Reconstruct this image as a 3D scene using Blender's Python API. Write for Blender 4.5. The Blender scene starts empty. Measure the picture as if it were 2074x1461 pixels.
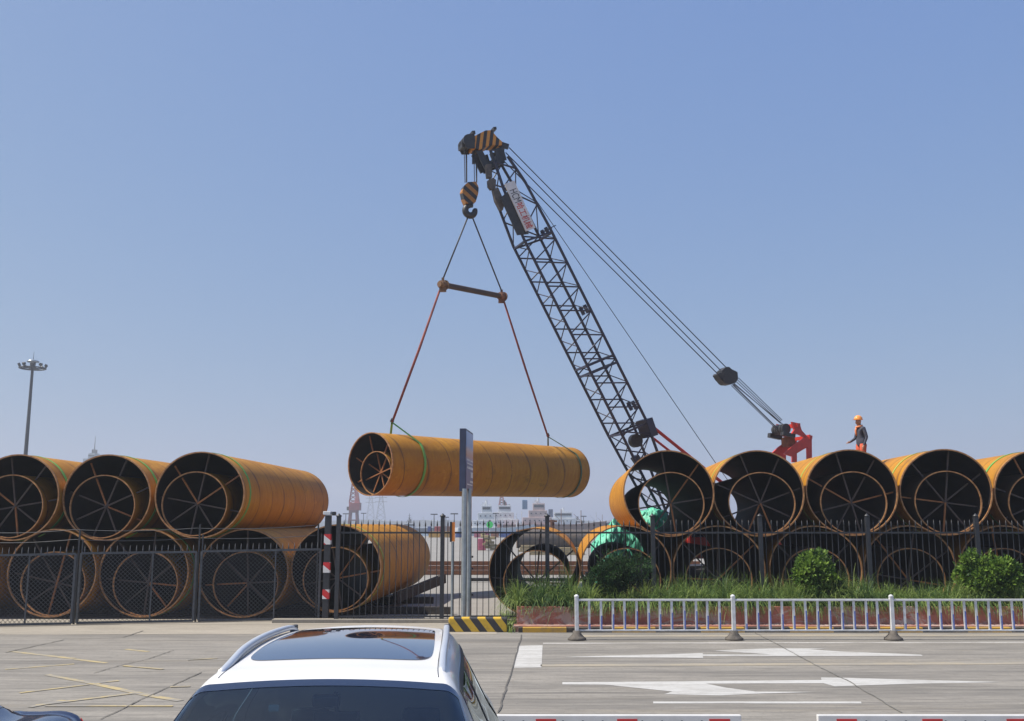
import bpy, bmesh, math, random
import numpy as np
from mathutils import Vector, Matrix
random.seed(7)
rng = np.random.default_rng(11)
PI = math.pi
R = math.radians
SC = bpy.context.scene
COL = SC.collection

# ------------------------------------------------------------------ camera, sky, sun, exposure
F = 2000.0; CX = 1037.0; CY = 730.5; H = 2.5
PITCH = math.atan((1061.0 - CY) / F)
cd = bpy.data.cameras.new('camera')
cam = bpy.data.objects.new('camera', cd); COL.objects.link(cam)
cd.sensor_width = 36.0; cd.lens = F / 2074.0 * 36.0
cd.clip_start = 0.1; cd.clip_end = 20000
cam.location = (0, 0, H); cam.rotation_euler = (PI/2 + PITCH, 0, 0)
SC.camera = cam
SUN_EL = R(56); SUN_AZ = (-0.990, -0.14)          # towards the sun, on the ground
w = bpy.data.worlds.new('World'); SC.world = w; w.use_nodes = True
nt = w.node_tree; nt.nodes.clear()
sky = nt.nodes.new('ShaderNodeTexSky'); sky.sky_type = 'NISHITA'; sky.sun_disc = False
sky.sun_elevation = SUN_EL; sky.sun_rotation = math.atan2(SUN_AZ[0], SUN_AZ[1]) % (2*PI)
sky.air_density = 1.0; sky.dust_density = 1.6; sky.ozone_density = 6.0; sky.altitude = 0
bg = nt.nodes.new('ShaderNodeBackground'); bg.inputs['Strength'].default_value = 0.145
wo = nt.nodes.new('ShaderNodeOutputWorld')
# hazy air: each channel of the clear sky is compressed so zenith and horizon differ less
sp_ = nt.nodes.new('ShaderNodeSeparateColor'); cb_ = nt.nodes.new('ShaderNodeCombineColor'); nt.links.new(sky.outputs[0], sp_.inputs[0])
for i_, (k_, g_) in enumerate(((.83, .62), (1.06, .46), (2.34, .10))):
    p_ = nt.nodes.new('ShaderNodeMath'); p_.operation = 'POWER'; p_.inputs[1].default_value = g_; nt.links.new(sp_.outputs[i_], p_.inputs[0])
    q_ = nt.nodes.new('ShaderNodeMath'); q_.operation = 'MULTIPLY'; q_.inputs[1].default_value = k_; nt.links.new(p_.outputs[0], q_.inputs[0]); nt.links.new(q_.outputs[0], cb_.inputs[i_])
nt.links.new(cb_.outputs[0], bg.inputs['Color']); nt.links.new(bg.outputs[0], wo.inputs['Surface'])
sd = bpy.data.lights.new('sun', 'SUN'); sd.energy = 4.5; sd.angle = R(0.55); sd.color = (1.0, 0.93, 0.82)
so = bpy.data.objects.new('sun', sd); COL.objects.link(so)
sv = Vector((SUN_AZ[0]*math.cos(SUN_EL), SUN_AZ[1]*math.cos(SUN_EL), math.sin(SUN_EL)))
so.rotation_euler = sv.to_track_quat('Z', 'Y').to_euler(); so.location = (-30, -10, 40)
SC.view_settings.view_transform = 'Standard'; SC.view_settings.look = 'None'
SC.view_settings.exposure = 0.65; SC.view_settings.gamma = 1.0

# ------------------------------------------------------------------ helpers
SP, CP = math.sin(PITCH), math.cos(PITCH)
def ray(px, py):
    u = (px - CX)/F; v = (CY - py)/F
    return Vector((u, CP - v*SP, SP + v*CP))
CAM = Vector((0, 0, H))
def at(px, py, Y):                 # survey point seen at a photo position, Y metres out
    d = ray(px, py); return CAM + d*(Y/d.y)
def atd(px, py, depth): return CAM + ray(px, py)*depth
def gnd(px, py, z=0.0):
    d = ray(px, py); return CAM + d*((z - H)/d.z)

class MB:
    def __init__(s): s.v = []; s.f = []; s.m = []; s.sm = []
    def add(s, verts, faces, m=0, smooth=False):
        o = len(s.v); s.v += [tuple(p) for p in verts]
        for f in faces: s.f.append([i+o for i in f]); s.m.append(m); s.sm.append(smooth)
        return s
    def box(s, c, size, rot=None, m=0):
        c = Vector(c); x, y, z = [k/2 for k in size]
        vs = [Vector((a*x, b*y, d*z)) for a in (-1,1) for b in (-1,1) for d in (-1,1)]
        if rot is not None:
            M = rot if not isinstance(rot, (int, float)) else Matrix.Rotation(rot, 3, 'Z')
            vs = [M @ v for v in vs]
        vs = [v + c for v in vs]
        return s.add(vs, [(0,1,3,2),(4,6,7,5),(0,4,5,1),(2,3,7,6),(0,2,6,4),(1,5,7,3)], m)
    def bbox(s, c, size, b=0.02, rot=None, m=0):      # chamfered box
        bm = bmesh.new(); bmesh.ops.create_cube(bm, size=1)
        bmesh.ops.scale(bm, vec=Vector(size), verts=bm.verts)
        bmesh.ops.bevel(bm, geom=bm.edges[:], offset=b, segments=2, affect='EDGES', profile=0.6)
        M = Matrix.Identity(3)
        if rot is not None: M = rot if not isinstance(rot, (int, float)) else Matrix.Rotation(rot, 3, 'Z')
        bm.verts.ensure_lookup_table()
        vs = [M @ v.co + Vector(c) for v in bm.verts]; fs = [[v.index for v in f.verts] for f in bm.faces]
        bm.free(); return s.add(vs, fs, m)
    def bar(s, p, q, wd, hd=None, m=0, up=None):
        p = Vector(p); q = Vector(q); hd = hd or wd
        d = (q-p).normalized(); u = Vector(up) if up is not None else (Vector((0,0,1)) if abs(d.z) < .95 else Vector((0,1,0)))
        a = d.cross(u).normalized()*wd/2; b = a.cross(d).normalized()*hd/2
        vs = [p-a-b, p+a-b, p+a+b, p-a+b, q-a-b, q+a-b, q+a+b, q-a+b]
        return s.add(vs, [(0,3,2,1),(4,5,6,7),(0,1,5,4),(1,2,6,5),(2,3,7,6),(3,0,4,7)], m)
    def cyl(s, p, q, r, r2=None, n=12, m=0, cap=True, smooth=True):
        p = Vector(p); q = Vector(q); r2 = r if r2 is None else r2
        d = (q-p).normalized(); u = Vector((0,0,1)) if abs(d.z) < .95 else Vector((1,0,0))
        a = d.cross(u).normalized(); b = d.cross(a)
        vs = []
        for c, rr in ((p, r), (q, r2)):
            for i in range(n):
                t = 2*PI*i/n; vs.append(c + a*rr*math.cos(t) + b*rr*math.sin(t))
        s.add(vs, [(i, (i+1) % n, n+(i+1) % n, n+i) for i in range(n)], m, smooth)
        if cap:
            s.add(vs[:n], [list(range(n))[::-1]], m); s.add(vs[n:], [list(range(n))], m)
        return s
    def tube(s, pts, r, n=6, m=0, closed=False):
        pts = [Vector(p) for p in pts]; k = len(pts); vs = []
        pa = None
        for i, p in enumerate(pts):
            if closed: d = pts[(i+1) % k]-pts[i-1]
            else: d = pts[min(i+1, k-1)]-pts[max(i-1, 0)]
            d.normalize()
            if pa is None:
                u = Vector((0,0,1)) if abs(d.z) < .9 else Vector((1,0,0)); a = d.cross(u).normalized()
            else: a = (pa - d*pa.dot(d)).normalized()
            pa = a; b = d.cross(a); rr = r[i] if isinstance(r, (list, tuple)) else r
            for j in range(n):
                t = 2*PI*j/n; vs.append(p + a*rr*math.cos(t) + b*rr*math.sin(t))
        fs = []
        for i in range(k if closed else k-1):
            i2 = (i+1) % k
            for j in range(n): fs.append((i*n+j, i*n+(j+1) % n, i2*n+(j+1) % n, i2*n+j))
        if not closed: fs += [tuple(range(n))[::-1], tuple((k-1)*n+j for j in range(n))]
        return s.add(vs, fs, m, True)
    def lathe(s, prof, c=(0,0,0), n=20, m=0, axis='Z'):
        vs = []; c = Vector(c)
        for r, h in prof:
            for i in range(n):
                t = 2*PI*i/n
                p = Vector((r*math.cos(t), r*math.sin(t), h))
                if axis == 'Y': p = Vector((p.x, p.z, p.y))
                if axis == 'X': p = Vector((p.z, p.x, p.y))
                vs.append(p + c)
        k = len(prof); fs = []
        for a in range(k-1):
            for i in range(n): fs.append((a*n+i, a*n+(i+1) % n, (a+1)*n+(i+1) % n, (a+1)*n+i))
        fs += [tuple(range(n))[::-1], tuple((k-1)*n+i for i in range(n))]
        return s.add(vs, fs, m, True)
    def prism(s, poly, vec, m=0, m_side=None):
        poly = [Vector(p) for p in poly]; vec = Vector(vec); n = len(poly)
        vs = poly + [p+vec for p in poly]; ms = m if m_side is None else m_side
        s.add(vs, [list(range(n))[::-1], [n+i for i in range(n)]], m)
        return s.add(vs, [(i, (i+1) % n, n+(i+1) % n, n+i) for i in range(n)], ms)
    def build(s, name, mats, parent=None, label=None, cat=None, group=None, kind=None):
        me = bpy.data.meshes.new(name); me.from_pydata(s.v, [], s.f)
        if not isinstance(mats, (list, tuple)): mats = [mats]
        for k in mats: me.materials.append(k)
        me.polygons.foreach_set('material_index', s.m); me.polygons.foreach_set('use_smooth', s.sm)
        bm = bmesh.new(); bm.from_mesh(me); bmesh.ops.recalc_face_normals(bm, faces=bm.faces) if len(s.f) < 40000 else None
        bm.to_mesh(me); bm.free(); me.update()
        o = bpy.data.objects.new(name, me); COL.objects.link(o)
        if parent is not None:
            o.parent = parent; o.matrix_parent_inverse = pinv(parent)
            if parent.get('local'): o['local'] = True
        tag(o, label, cat, group, kind)
        return o
def world(o):
    M = o.matrix_basis.copy()
    return M if o.parent is None else world(o.parent) @ o.matrix_parent_inverse @ M
def pinv(p): return Matrix.Identity(4) if p.get('local') else world(p).inverted()
def tag(o, label=None, cat=None, group=None, kind=None):
    if label: o['label'] = label
    if cat: o['category'] = cat
    if group: o['group'] = group
    if kind: o['kind'] = kind
    return o
def thing(name, label, cat, loc=(0,0,0), rz=0, group=None):
    o = bpy.data.objects.new(name, None); COL.objects.link(o)
    o.location = loc; o.rotation_euler = (0,0,rz); o.empty_display_size = .3
    return tag(o, label, cat, group)
def mesh_dup(o, parent):
    c = o.copy(); COL.objects.link(c); c.parent = parent; c.matrix_parent_inverse = o.matrix_parent_inverse.copy(); return c
def dup(root, loc, rz, label, group=None):
    r = root.copy(); COL.objects.link(r); r.location = loc; r.rotation_euler = (0,0,rz); r['label'] = label
    if group: r['group'] = group
    for ch in root.children:
        c = ch.copy(); COL.objects.link(c); c.parent = r
        for g in ch.children:
            d = g.copy(); COL.objects.link(d); d.parent = c
    return r
def local(o): o['local'] = True; return o     # children are built in the empty's own frame
def unlocal():
    for o in bpy.data.objects:
        if 'local' in o: del o['local']

# ------------------------------------------------------------------ materials
def N(nt, t, **kw):
    n = nt.nodes.new(t)
    for k, v in kw.items(): setattr(n, k, v)
    return n
def mth(nt, op, a, b=None, c=None):
    n = nt.nodes.new('ShaderNodeMath'); n.operation = op
    for i, x in enumerate((a, b, c)):
        if x is None: continue
        if isinstance(x, (int, float)): n.inputs[i].default_value = x
        else: nt.links.new(x, n.inputs[i])
    return n.outputs[0]
def mixc(nt, fac, a, b, mode='MIX'):
    n = nt.nodes.new('ShaderNodeMix'); n.data_type = 'RGBA'; n.blend_type = mode
    for i, x in ((0, fac), (6, a), (7, b)):
        if isinstance(x, (int, float)): n.inputs[i].default_value = x
        elif isinstance(x, (tuple, list)): n.inputs[i].default_value = (*x[:3], 1)
        else: nt.links.new(x, n.inputs[i])
    return n.outputs[2]
def noise(nt, vec, scale, detail=4, rough=.55, dist=0):
    n = N(nt, 'ShaderNodeTexNoise'); n.inputs['Scale'].default_value = scale
    n.inputs['Detail'].default_value = detail; n.inputs['Roughness'].default_value = rough
    n.inputs['Distortion'].default_value = dist
    if vec is not None: nt.links.new(vec, n.inputs['Vector'])
    return n.outputs['Fac']
def ramp(nt, fac, lo, hi):
    n = N(nt, 'ShaderNodeMapRange'); n.inputs[1].default_value = lo; n.inputs[2].default_value = hi
    nt.links.new(fac, n.inputs[0]); return n.outputs[0]
def mapping(nt, vec, scale=(1,1,1), rot=(0,0,0), loc=(0,0,0)):
    n = N(nt, 'ShaderNodeMapping'); n.inputs['Scale'].default_value = scale
    n.inputs['Rotation'].default_value = rot; n.inputs['Location'].default_value = loc
    nt.links.new(vec, n.inputs['Vector']); return n.outputs[0]
def new_mat(name):
    m = bpy.data.materials.new(name); m.use_nodes = True
    nt = m.node_tree; b = nt.nodes['Principled BSDF']
    tc = nt.nodes.new('ShaderNodeTexCoord')
    return m, nt, b, tc
def bump(nt, b, h, strength=.3, dist=.02):
    n = N(nt, 'ShaderNodeBump'); n.inputs['Strength'].default_value = strength; n.inputs['Distance'].default_value = dist
    nt.links.new(h, n.inputs['Height']); nt.links.new(n.outputs[0], b.inputs['Normal'])
def mat(name, c1, c2=None, scale=6, rough=.6, metal=0.0, lo=.35, hi=.65, bmp=0, spec=None, coat=0):
    m, nt, b, tc = new_mat(name)
    c2 = c2 or tuple(k*.7 for k in c1)
    f = ramp(nt, noise(nt, tc.outputs['Object'], scale, 5, .6), lo, hi)
    nt.links.new(mixc(nt, f, c2, c1), b.inputs['Base Color'])
    b.inputs['Roughness'].default_value = rough; b.inputs['Metallic'].default_value = metal
    if spec is not None: b.inputs['Specular IOR Level'].default_value = spec
    if coat: b.inputs['Coat Weight'].default_value = coat; b.inputs['Coat Roughness'].default_value = .04
    if bmp: bump(nt, b, noise(nt, tc.outputs['Object'], scale*4, 4), bmp)
    return m
M = {}
def leafmat(name, c1, c2=None, scale=4, rough=.5, metal=0, lo=.35, hi=.65):     # thin leaves let some light through
    m = mat(name, c1, c2, scale, rough, 0, lo, hi, spec=.3); nt = m.node_tree; b = nt.nodes['Principled BSDF']
    out = nt.nodes['Material Output']; tl = N(nt, 'ShaderNodeBsdfTranslucent'); mx = N(nt, 'ShaderNodeMixShader'); mx.inputs[0].default_value = .38
    src = b.inputs['Base Color'].links[0].from_socket; nt.links.new(src, tl.inputs[0])
    nt.links.new(b.outputs[0], mx.inputs[1]); nt.links.new(tl.outputs[0], mx.inputs[2]); nt.links.new(mx.outputs[0], out.inputs[0]); return m
def pipe_outer():
    m, nt, b, tc = new_mat('primed_steel'); v = tc.outputs['Object']
    oi = N(nt, 'ShaderNodeObjectInfo')
    sx = N(nt, 'ShaderNodeSeparateXYZ'); nt.links.new(v, sx.inputs[0])
    off = N(nt, 'ShaderNodeVectorMath', operation='ADD'); nt.links.new(v, off.inputs[0])
    cr = N(nt, 'ShaderNodeCombineXYZ'); nt.links.new(mth(nt, 'MULTIPLY', oi.outputs['Random'], 37.0), cr.inputs[1])
    nt.links.new(cr.outputs[0], off.inputs[1]); vo = off.outputs[0]
    big = ramp(nt, noise(nt, vo, .55, 4, .6), .35, .7)
    mid = ramp(nt, noise(nt, mapping(nt, vo, (1.0, 3.2, 1.0)), 2.0, 6, .65), .35, .72)
    fine = ramp(nt, noise(nt, vo, 22, 5, .7), .3, .75)
    c = mixc(nt, mid, (.40, .172, .007), (.54, .262, .010))
    c = mixc(nt, mth(nt, 'MULTIPLY', big, .55), c, (.29, .112, .008))
    c = mixc(nt, mth(nt, 'MULTIPLY', fine, .22), c, (.20, .08, .010))
    # spiral weld seams: thin dark rings, slightly wandering
    wob = mth(nt, 'MULTIPLY', noise(nt, v, .8, 2), .12)
    ang = mth(nt, 'ARCTAN2', sx.outputs['Z'], sx.outputs['X'])
    yy = mth(nt, 'ADD', mth(nt, 'ADD', mth(nt, 'MULTIPLY', sx.outputs['Y'], .82), mth(nt, 'MULTIPLY', ang, .1592)), wob)
    fr = mth(nt, 'FRACT', mth(nt, 'ADD', yy, mth(nt, 'MULTIPLY', oi.outputs['Random'], 3.1)))
    d = mth(nt, 'ABSOLUTE', mth(nt, 'SUBTRACT', fr, .5))
    seam = ramp(nt, d, .022, .008)
    halo = mth(nt, 'MULTIPLY', ramp(nt, d, .10, .015), ramp(nt, noise(nt, vo, 1.1, 3), .45, .65))
    c = mixc(nt, mth(nt, 'MULTIPLY', seam, .85), c, (.075, .03, .010))
    c = mixc(nt, mth(nt, 'MULTIPLY', halo, .78), c, (.10, .045, .014))
    # scuffs and green-black grime patches
    scuff = ramp(nt, noise(nt, mapping(nt, vo, (1.4, .7, 1.4)), 1.3, 6, .7, .6), .60, .72)
    c = mixc(nt, mth(nt, 'MULTIPLY', scuff, .6), c, (.085, .055, .018))
    c = mixc(nt, mth(nt, 'MULTIPLY', oi.outputs['Random'], .22), c, (.20, .095, .010))
    patch = ramp(nt, noise(nt, vo, .9, 7, .75, .5), .57, .63)
    c = mixc(nt, mth(nt, 'MULTIPLY', patch, .34), c, (.20, .075, .012))
    pale = ramp(nt, noise(nt, mapping(nt, vo, (1, .6, 1), (0,0,0), (5,2,8)), 1.4, 7, .75), .58, .66)
    c = mixc(nt, mth(nt, 'MULTIPLY', pale, .35), c, (.66, .34, .05))
    drip = ramp(nt, noise(nt, mapping(nt, vo, (1.2, 5.5, .8)), 1.0, 6, .75, .3), .56, .70)
    c = mixc(nt, mth(nt, 'MULTIPLY', drip, .26), c, (.13, .05, .012))
    nt.links.new(c, b.inputs['Base Color']); b.inputs['Roughness'].default_value = .62
    b.inputs['Specular IOR Level'].default_value = .3
    hgt = mth(nt, 'ADD', mth(nt, 'MULTIPLY', seam, .8), mth(nt, 'MULTIPLY', noise(nt, mapping(nt, v, (.25, 2.4, .25)), 1.5, 3), 1.4))
    bump(nt, b, hgt, .30, .035)
    return m
M['outer'] = pipe_outer()
M['outer_dark'] = mat('dark_brown_steel', (.085, .045, .018), (.045, .028, .018), 1.6, .75, 0, .3, .7, .15)  # darker brown outside for the nested pipes of the right stack
M['inner'] = mat('dark_mill_scale', (.008, .008, .011), (.018, .012, .011), 2.2, .75, 0, .3, .7, .15, spec=.25)
M['rim'] = mat('bare_rim', (.42, .22, .085), (.20, .085, .03), 9, .55)
M['brace'] = mat('lit_rust_brace', (.34, .13, .035), (.20, .08, .03), 5, .7)  # braces caught by the sun: sunlight put into the orange
M['brace_d'] = mat('shaded_brace', (.085, .060, .050), (.055, .042, .040), 5, .75)  # same braces out of the sun: shade put into the colour
M['strap'] = mat('green_webbing', (.075, .33, .065), (.17, .31, .06), 5, .7)
M['strap_y'] = mat('faded_webbing', (.42, .42, .08), (.20, .30, .05), 3, .7)
M['black'] = mat('black_paint', (.018, .019, .023), (.035, .033, .032), 8, .5)
M['iron'] = mat('grey_iron', (.034, .037, .045), (.022, .024, .029), 14, .5)
M['mesh_iron'] = mat('galvanised_mesh', (.090, .097, .108), (.055, .06, .067), 12, .5)
M['navy'] = mat('boom_paint', (.014, .018, .050), (.030, .026, .040), 4, .45)
M['rope'] = mat('wire_rope', (.045, .048, .055), (.02, .02, .025), 40, .6)
M['red'] = mat('red_paint', (.56, .035, .022), (.42, .035, .025), 4, .45)
M['rust'] = mat('rusty_steel', (.22, .09, .04), (.12, .05, .028), 6, .8, bmp=.2)
M['white'] = mat('white_paint', (.66, .68, .70), (.50, .51, .51), 7, .42)
M['white_plain'] = mat('white_enamel', (.66, .66, .66), (.56, .56, .55), 3, .4)
M['blue'] = mat('blue_paint', (.08, .13, .40), (.14, .19, .45), 8, .45)
M['rubber'] = mat('weathered_rubber', (.060, .055, .050), (.12, .105, .09), 9, .85)
M['red_band'] = mat('red_reflective', (.60, .03, .035), (.48, .03, .03), 5, .4)
M['timber'] = mat('dark_timber', (.055, .045, .038), (.03, .026, .024), 7, .85, bmp=.2)
M['galv'] = mat('galvanised_pole', (.40, .44, .46), (.30, .34, .36), 5, .35, .7)
M['orange'] = mat('orange_plastic', (.75, .25, .04), (.65, .2, .03), 5, .5)
M['pink'] = mat('faded_pink', (.5, .12, .2), None, 5, .6)
M['tarp'] = mat('mint_tarpaulin', (.13, .56, .39), (.07, .40, .27), 1.8, .55, 0, .35, .65, .9)
M['tyre'] = mat('tyre_rubber', (.02, .02, .021), None, 20, .85)
M['rimmetal'] = mat('alloy', (.5, .51, .52), (.45, .46, .47), 3, .3, .9)
M['chrome'] = mat('satin_aluminium', (.66, .69, .72), (.6, .63, .67), 3, .32, .55)
M['skin'] = mat('skin', (.36, .19, .12), (.30, .15, .10), 6, .55)
M['jacket'] = mat('navy_workwear', (.025, .032, .065), (.05, .052, .065), 14, .85)
M['trousers'] = mat('orange_trousers', (.46, .075, .03), (.36, .06, .025), 10, .85)
M['helmet'] = mat('orange_helmet', (.80, .30, .06), (.75, .27, .05), 3, .35)
M['leaf'] = leafmat('bush_leaf', (.11, .20, .03), (.055, .12, .018), 3.5, .5, 0, .3, .7)
M['leaf_dark'] = leafmat('dark_bush_leaf', (.028, .075, .022), (.016, .045, .016), 4, .55, 0, .3, .7)
M['grassblade'] = leafmat('grass_blade', (.175, .26, .07), (.10, .17, .045), 2.0, .5, 0, .3, .7)
M['bark'] = mat('bark', (.07, .05, .035), None, 12, .9)
M['soil'] = mat('soil', (.06, .045, .03), None, 8, .95)
M['carwhite'] = mat('white_car_paint', (.66, .66, .655), (.64, .64, .635), 2, .25, 0, coat=.35)
M['carblue'] = mat('dark_blue_car_paint', (.018, .028, .065), (.016, .025, .06), 2, .3, .2, coat=1)
M['trim'] = mat('black_trim', (.02, .02, .022), None, 5, .5)
M['panoglass'] = mat('dark_roof_glass', (.010, .020, .050), (.010, .020, .050), 2, .03, 0, spec=1.0, coat=1)
M['interior'] = mat('car_interior', (.11, .115, .12), (.07, .075, .08), 6, .8)
M['lampglass'] = mat('lamp_glass', (.6, .62, .64), (.5, .52, .54), 5, .12)
def glass_mat(name, tint, opacity, ior=1.6):
    m = bpy.data.materials.new(name); m.use_nodes = True; nt = m.node_tree; nt.nodes.clear()
    out = N(nt, 'ShaderNodeOutputMaterial'); tr = N(nt, 'ShaderNodeBsdfTransparent'); tr.inputs[0].default_value = (*tint, 1)
    gl = N(nt, 'ShaderNodeBsdfGlossy'); gl.inputs['Roughness'].default_value = .02; gl.inputs[0].default_value = (.78, .90, 1, 1)
    fr = N(nt, 'ShaderNodeFresnel'); fr.inputs[0].default_value = ior
    mx = N(nt, 'ShaderNodeMixShader'); nt.links.new(mth(nt, 'ADD', mth(nt, 'MULTIPLY', fr.outputs[0], 1.3), opacity), mx.inputs[0])
    nt.links.new(tr.outputs[0], mx.inputs[1]); nt.links.new(gl.outputs[0], mx.inputs[2]); nt.links.new(mx.outputs[0], out.inputs[0])
    return m
M['glass'] = glass_mat('tinted_glass', (.48, .66, .72), .03)
M['side_glass'] = glass_mat('privacy_glass', (.10, .12, .13), .0, 1.18)
def stripes(name, ca, cb, d, period, duty=.5, wear=.3):      # diagonal hazard stripes along a direction
    m, nt, b, tc = new_mat(name)
    dt = N(nt, 'ShaderNodeVectorMath', operation='DOT_PRODUCT'); nt.links.new(tc.outputs['Object'], dt.inputs[0]); dt.inputs[1].default_value = d
    fr = mth(nt, 'FRACT', mth(nt, 'DIVIDE', dt.outputs['Value'], period))
    st = mth(nt, 'LESS_THAN', fr, duty)
    c = mixc(nt, st, ca, cb)
    c = mixc(nt, mth(nt, 'MULTIPLY', ramp(nt, noise(nt, tc.outputs['Object'], 7, 6, .7), .5, .75), wear), c, (.10, .085, .06))
    nt.links.new(c, b.inputs['Base Color']); b.inputs['Roughness'].default_value = .6
    return m
# ------------------------------------------------------------------ setting: ground, road, water
def concrete(name, base, dark, streak=1.0, yellow=0.0, joint=None):
    m, nt, b, tc = new_mat(name); v = tc.outputs['Object']
    c = mixc(nt, ramp(nt, noise(nt, v, .35, 5, .6), .3, .7), base, tuple(k*.84 for k in base))
    oil = ramp(nt, noise(nt, v, .9, 6, .7, 1.0), .60, .72); c = mixc(nt, mth(nt, 'MULTIPLY', oil, .35), c, dark)
    st = ramp(nt, noise(nt, mapping(nt, v, (.09, .95, 1), (0,0,.02)), 1.5, 7, .70, .35), .47, .66)
    c = mixc(nt, mth(nt, 'MULTIPLY', st, .70*streak), c, dark)
    st2 = ramp(nt, noise(nt, mapping(nt, v, (.42, 4.6, 1), (0,0,-.03)), 1.5, 8, .8, .4), .49, .63)
    c = mixc(nt, mth(nt, 'MULTIPLY', st2, .55*streak), c, tuple(k*.75 for k in dark))
    lt = ramp(nt, noise(nt, mapping(nt, v, (.12, 1.9, 1), (0,0,.015), (4,9,0)), 1.3, 6, .7), .54, .68)
    c = mixc(nt, mth(nt, 'MULTIPLY', lt, .5*streak), c, tuple(min(1, k*1.25) for k in base))
    if yellow:
        ye = ramp(nt, noise(nt, mapping(nt, v, (.12, 1.3, 1), (0,0,0), (7,3,0)), 1.0, 4, .6), .58, .75)
        c = mixc(nt, mth(nt, 'MULTIPLY', ye, yellow), c, (base[0]*1.05, base[1]*.88, base[2]*.55))
    sp = ramp(nt, noise(nt, v, 9, 3, .5), .70, .78)
    c = mixc(nt, mth(nt, 'MULTIPLY', sp, .5), c, tuple(k*.6 for k in dark))
    ts = ramp(nt, noise(nt, mapping(nt, v, (.7, 11, 1), (0,0,-.04), (1,5,0)), 1.5, 6, .75, .5), .50, .62); c = mixc(nt, mth(nt, 'MULTIPLY', ts, .50*streak), c, tuple(k*.8 for k in dark))
    gv = ramp(nt, noise(nt, mapping(nt, v, (14, 6, 1)), 1, 5, .8), .50, .64); c = mixc(nt, mth(nt, 'MULTIPLY', gv, .38), c, tuple(k*.5 for k in base))
    tk = ramp(nt, noise(nt, mapping(nt, v, (.05, 2.4, 1), (0,0,-.05), (3,1,0)), 1.7, 8, .8, .8), .56, .62); c = mixc(nt, mth(nt, 'MULTIPLY', tk, .62*streak), c, (.07,.068,.066))
    gr = noise(nt, v, 60, 3, .7)
    c = mixc(nt, mth(nt, 'MULTIPLY', ramp(nt, gr, .35, .7), .25), c, tuple(k*.7 for k in base))
    nt.links.new(c, b.inputs['Base Color']); b.inputs['Roughness'].default_value = .88; b.inputs['Specular IOR Level'].default_value = .25
    bump(nt, b, gr, .12, .01)
    return m
M['road'] = concrete('road_concrete', (.265, .250, .225), (.105, .102, .098), 1.0, .25)
M['yard'] = concrete('yard_concrete', (.28, .27, .255), (.165, .16, .155), .6)
M['pave'] = concrete('pale_concrete', (.34, .31, .262), (.20, .185, .16), .8)
def sheet(name, x0, x1, y0, y1, z, m):
    b = MB(); b.add([(x0,y0,z),(x1,y0,z),(x1,y1,z),(x0,y1,z)], [(0,1,2,3)])
    return b.build(name, m, kind='structure')
g = MB(); g.add([(-900,-120,0),(900,-120,0),(900,205,0),(-900,205,0),(-900,205,-8),(900,205,-8)], [(0,1,2,3),(3,2,5,4)])
g.build('ground', M['yard'], kind='structure')
sheet('road', -300, 300, -60, 23.75, .004, M['road'])
pv = MB()                                              # pale worn strip between the road and the fence
n = 60; xs = np.linspace(-60, -.35, n); edge = 23.3 + np.cumsum(rng.normal(0, .05, n)); edge = 23.3 + (edge-edge.mean())*.35
pv.add([(x, e, .008) for x, e in zip(xs, edge)] + [(x, 26.95, .008) for x in xs], [(i, i+1, n+i+1, n+i) for i in range(n-1)])
pv.build('pavement', M['pave'], kind='structure')
wm, nt, b, tc = new_mat('harbour_water'); b.inputs['Base Color'].default_value = (.06, .09, .11, 1); b.inputs['Roughness'].default_value = .25
bump(nt, b, noise(nt, mapping(nt, tc.outputs['Object'], (.15, .5, 1)), 1.2, 4), .35, .4)
sheet('water', -6000, 6000, 204, 12000, -2.0, wm)
# painted markings, laid on the road surface
def paint_mat(name, col, wear):
    m, nt, b, tc = new_mat(name)
    v = tc.outputs['Object']
    f = ramp(nt, noise(nt, mapping(nt, v, (.35, 2.2, 1)), 1.6, 7, .75), .46, .64)
    c = mixc(nt, mth(nt, 'MULTIPLY', f, wear), col, (.215, .205, .187))
    c = mixc(nt, mth(nt, 'MULTIPLY', ramp(nt, noise(nt, v, 5, 5, .75), .48, .66), wear*.6), c, (.23, .22, .20))
    nt.links.new(c, b.inputs['Base Color']); b.inputs['Roughness'].default_value = .75
    return m
M['mark'] = paint_mat('white_road_paint', (.43, .43, .42), .55)
M['mark_y'] = paint_mat('worn_yellow_paint', (.37, .30, .15), 1.6)
def marking(polys, m, z=.008):
    b = MB()
    for p in polys:
        pts = [gnd(x, y) for x, y in p]; pts = [(q.x, q.y, z) for q in pts]
        b.add(pts, [list(range(len(pts)))])
    return b.build('road_marking', m, kind='structure')
marking([[(1048,1309),(1099,1308),(1097,1353),(1041,1354)]], M['mark'])
marking([[(1135,1332),(1290,1327.5),(1423,1324),(1424,1326.5),(1560,1326.5),(1445,1319),(1480,1317),(1572,1314),(1680,1314),(1640,1316),(1700,1320.5),(1866,1327),(1869,1329.6),(1424,1329.8),(1424,1333.8),(1290,1332.6)]], M['mark'])
marking([[(1139,1383),(1240,1382.4),(1440,1380.5),(1664,1378.6),(1663,1373.5),(1720,1374.3),(2028,1382.8),(1860,1386),(1690,1391.5),(1668,1385),(1545,1385.5),(1430,1386),(1470,1394),(1530,1402),(1650,1403),(1545,1406),(1460,1410),(1345,1407.5),(1362,1402),(1225,1388),(1139,1387.4)]], M['mark'])
marking([[(1323,1422.3),(1744,1422.3),(1745,1426.2),(1323,1426.2)]], M['mark'])
marking([[(1100,1303),(2200,1300.5),(2200,1302.5),(1100,1305)]], paint_mat('faded_edge_line', (.42,.41,.39), 1.0))
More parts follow.
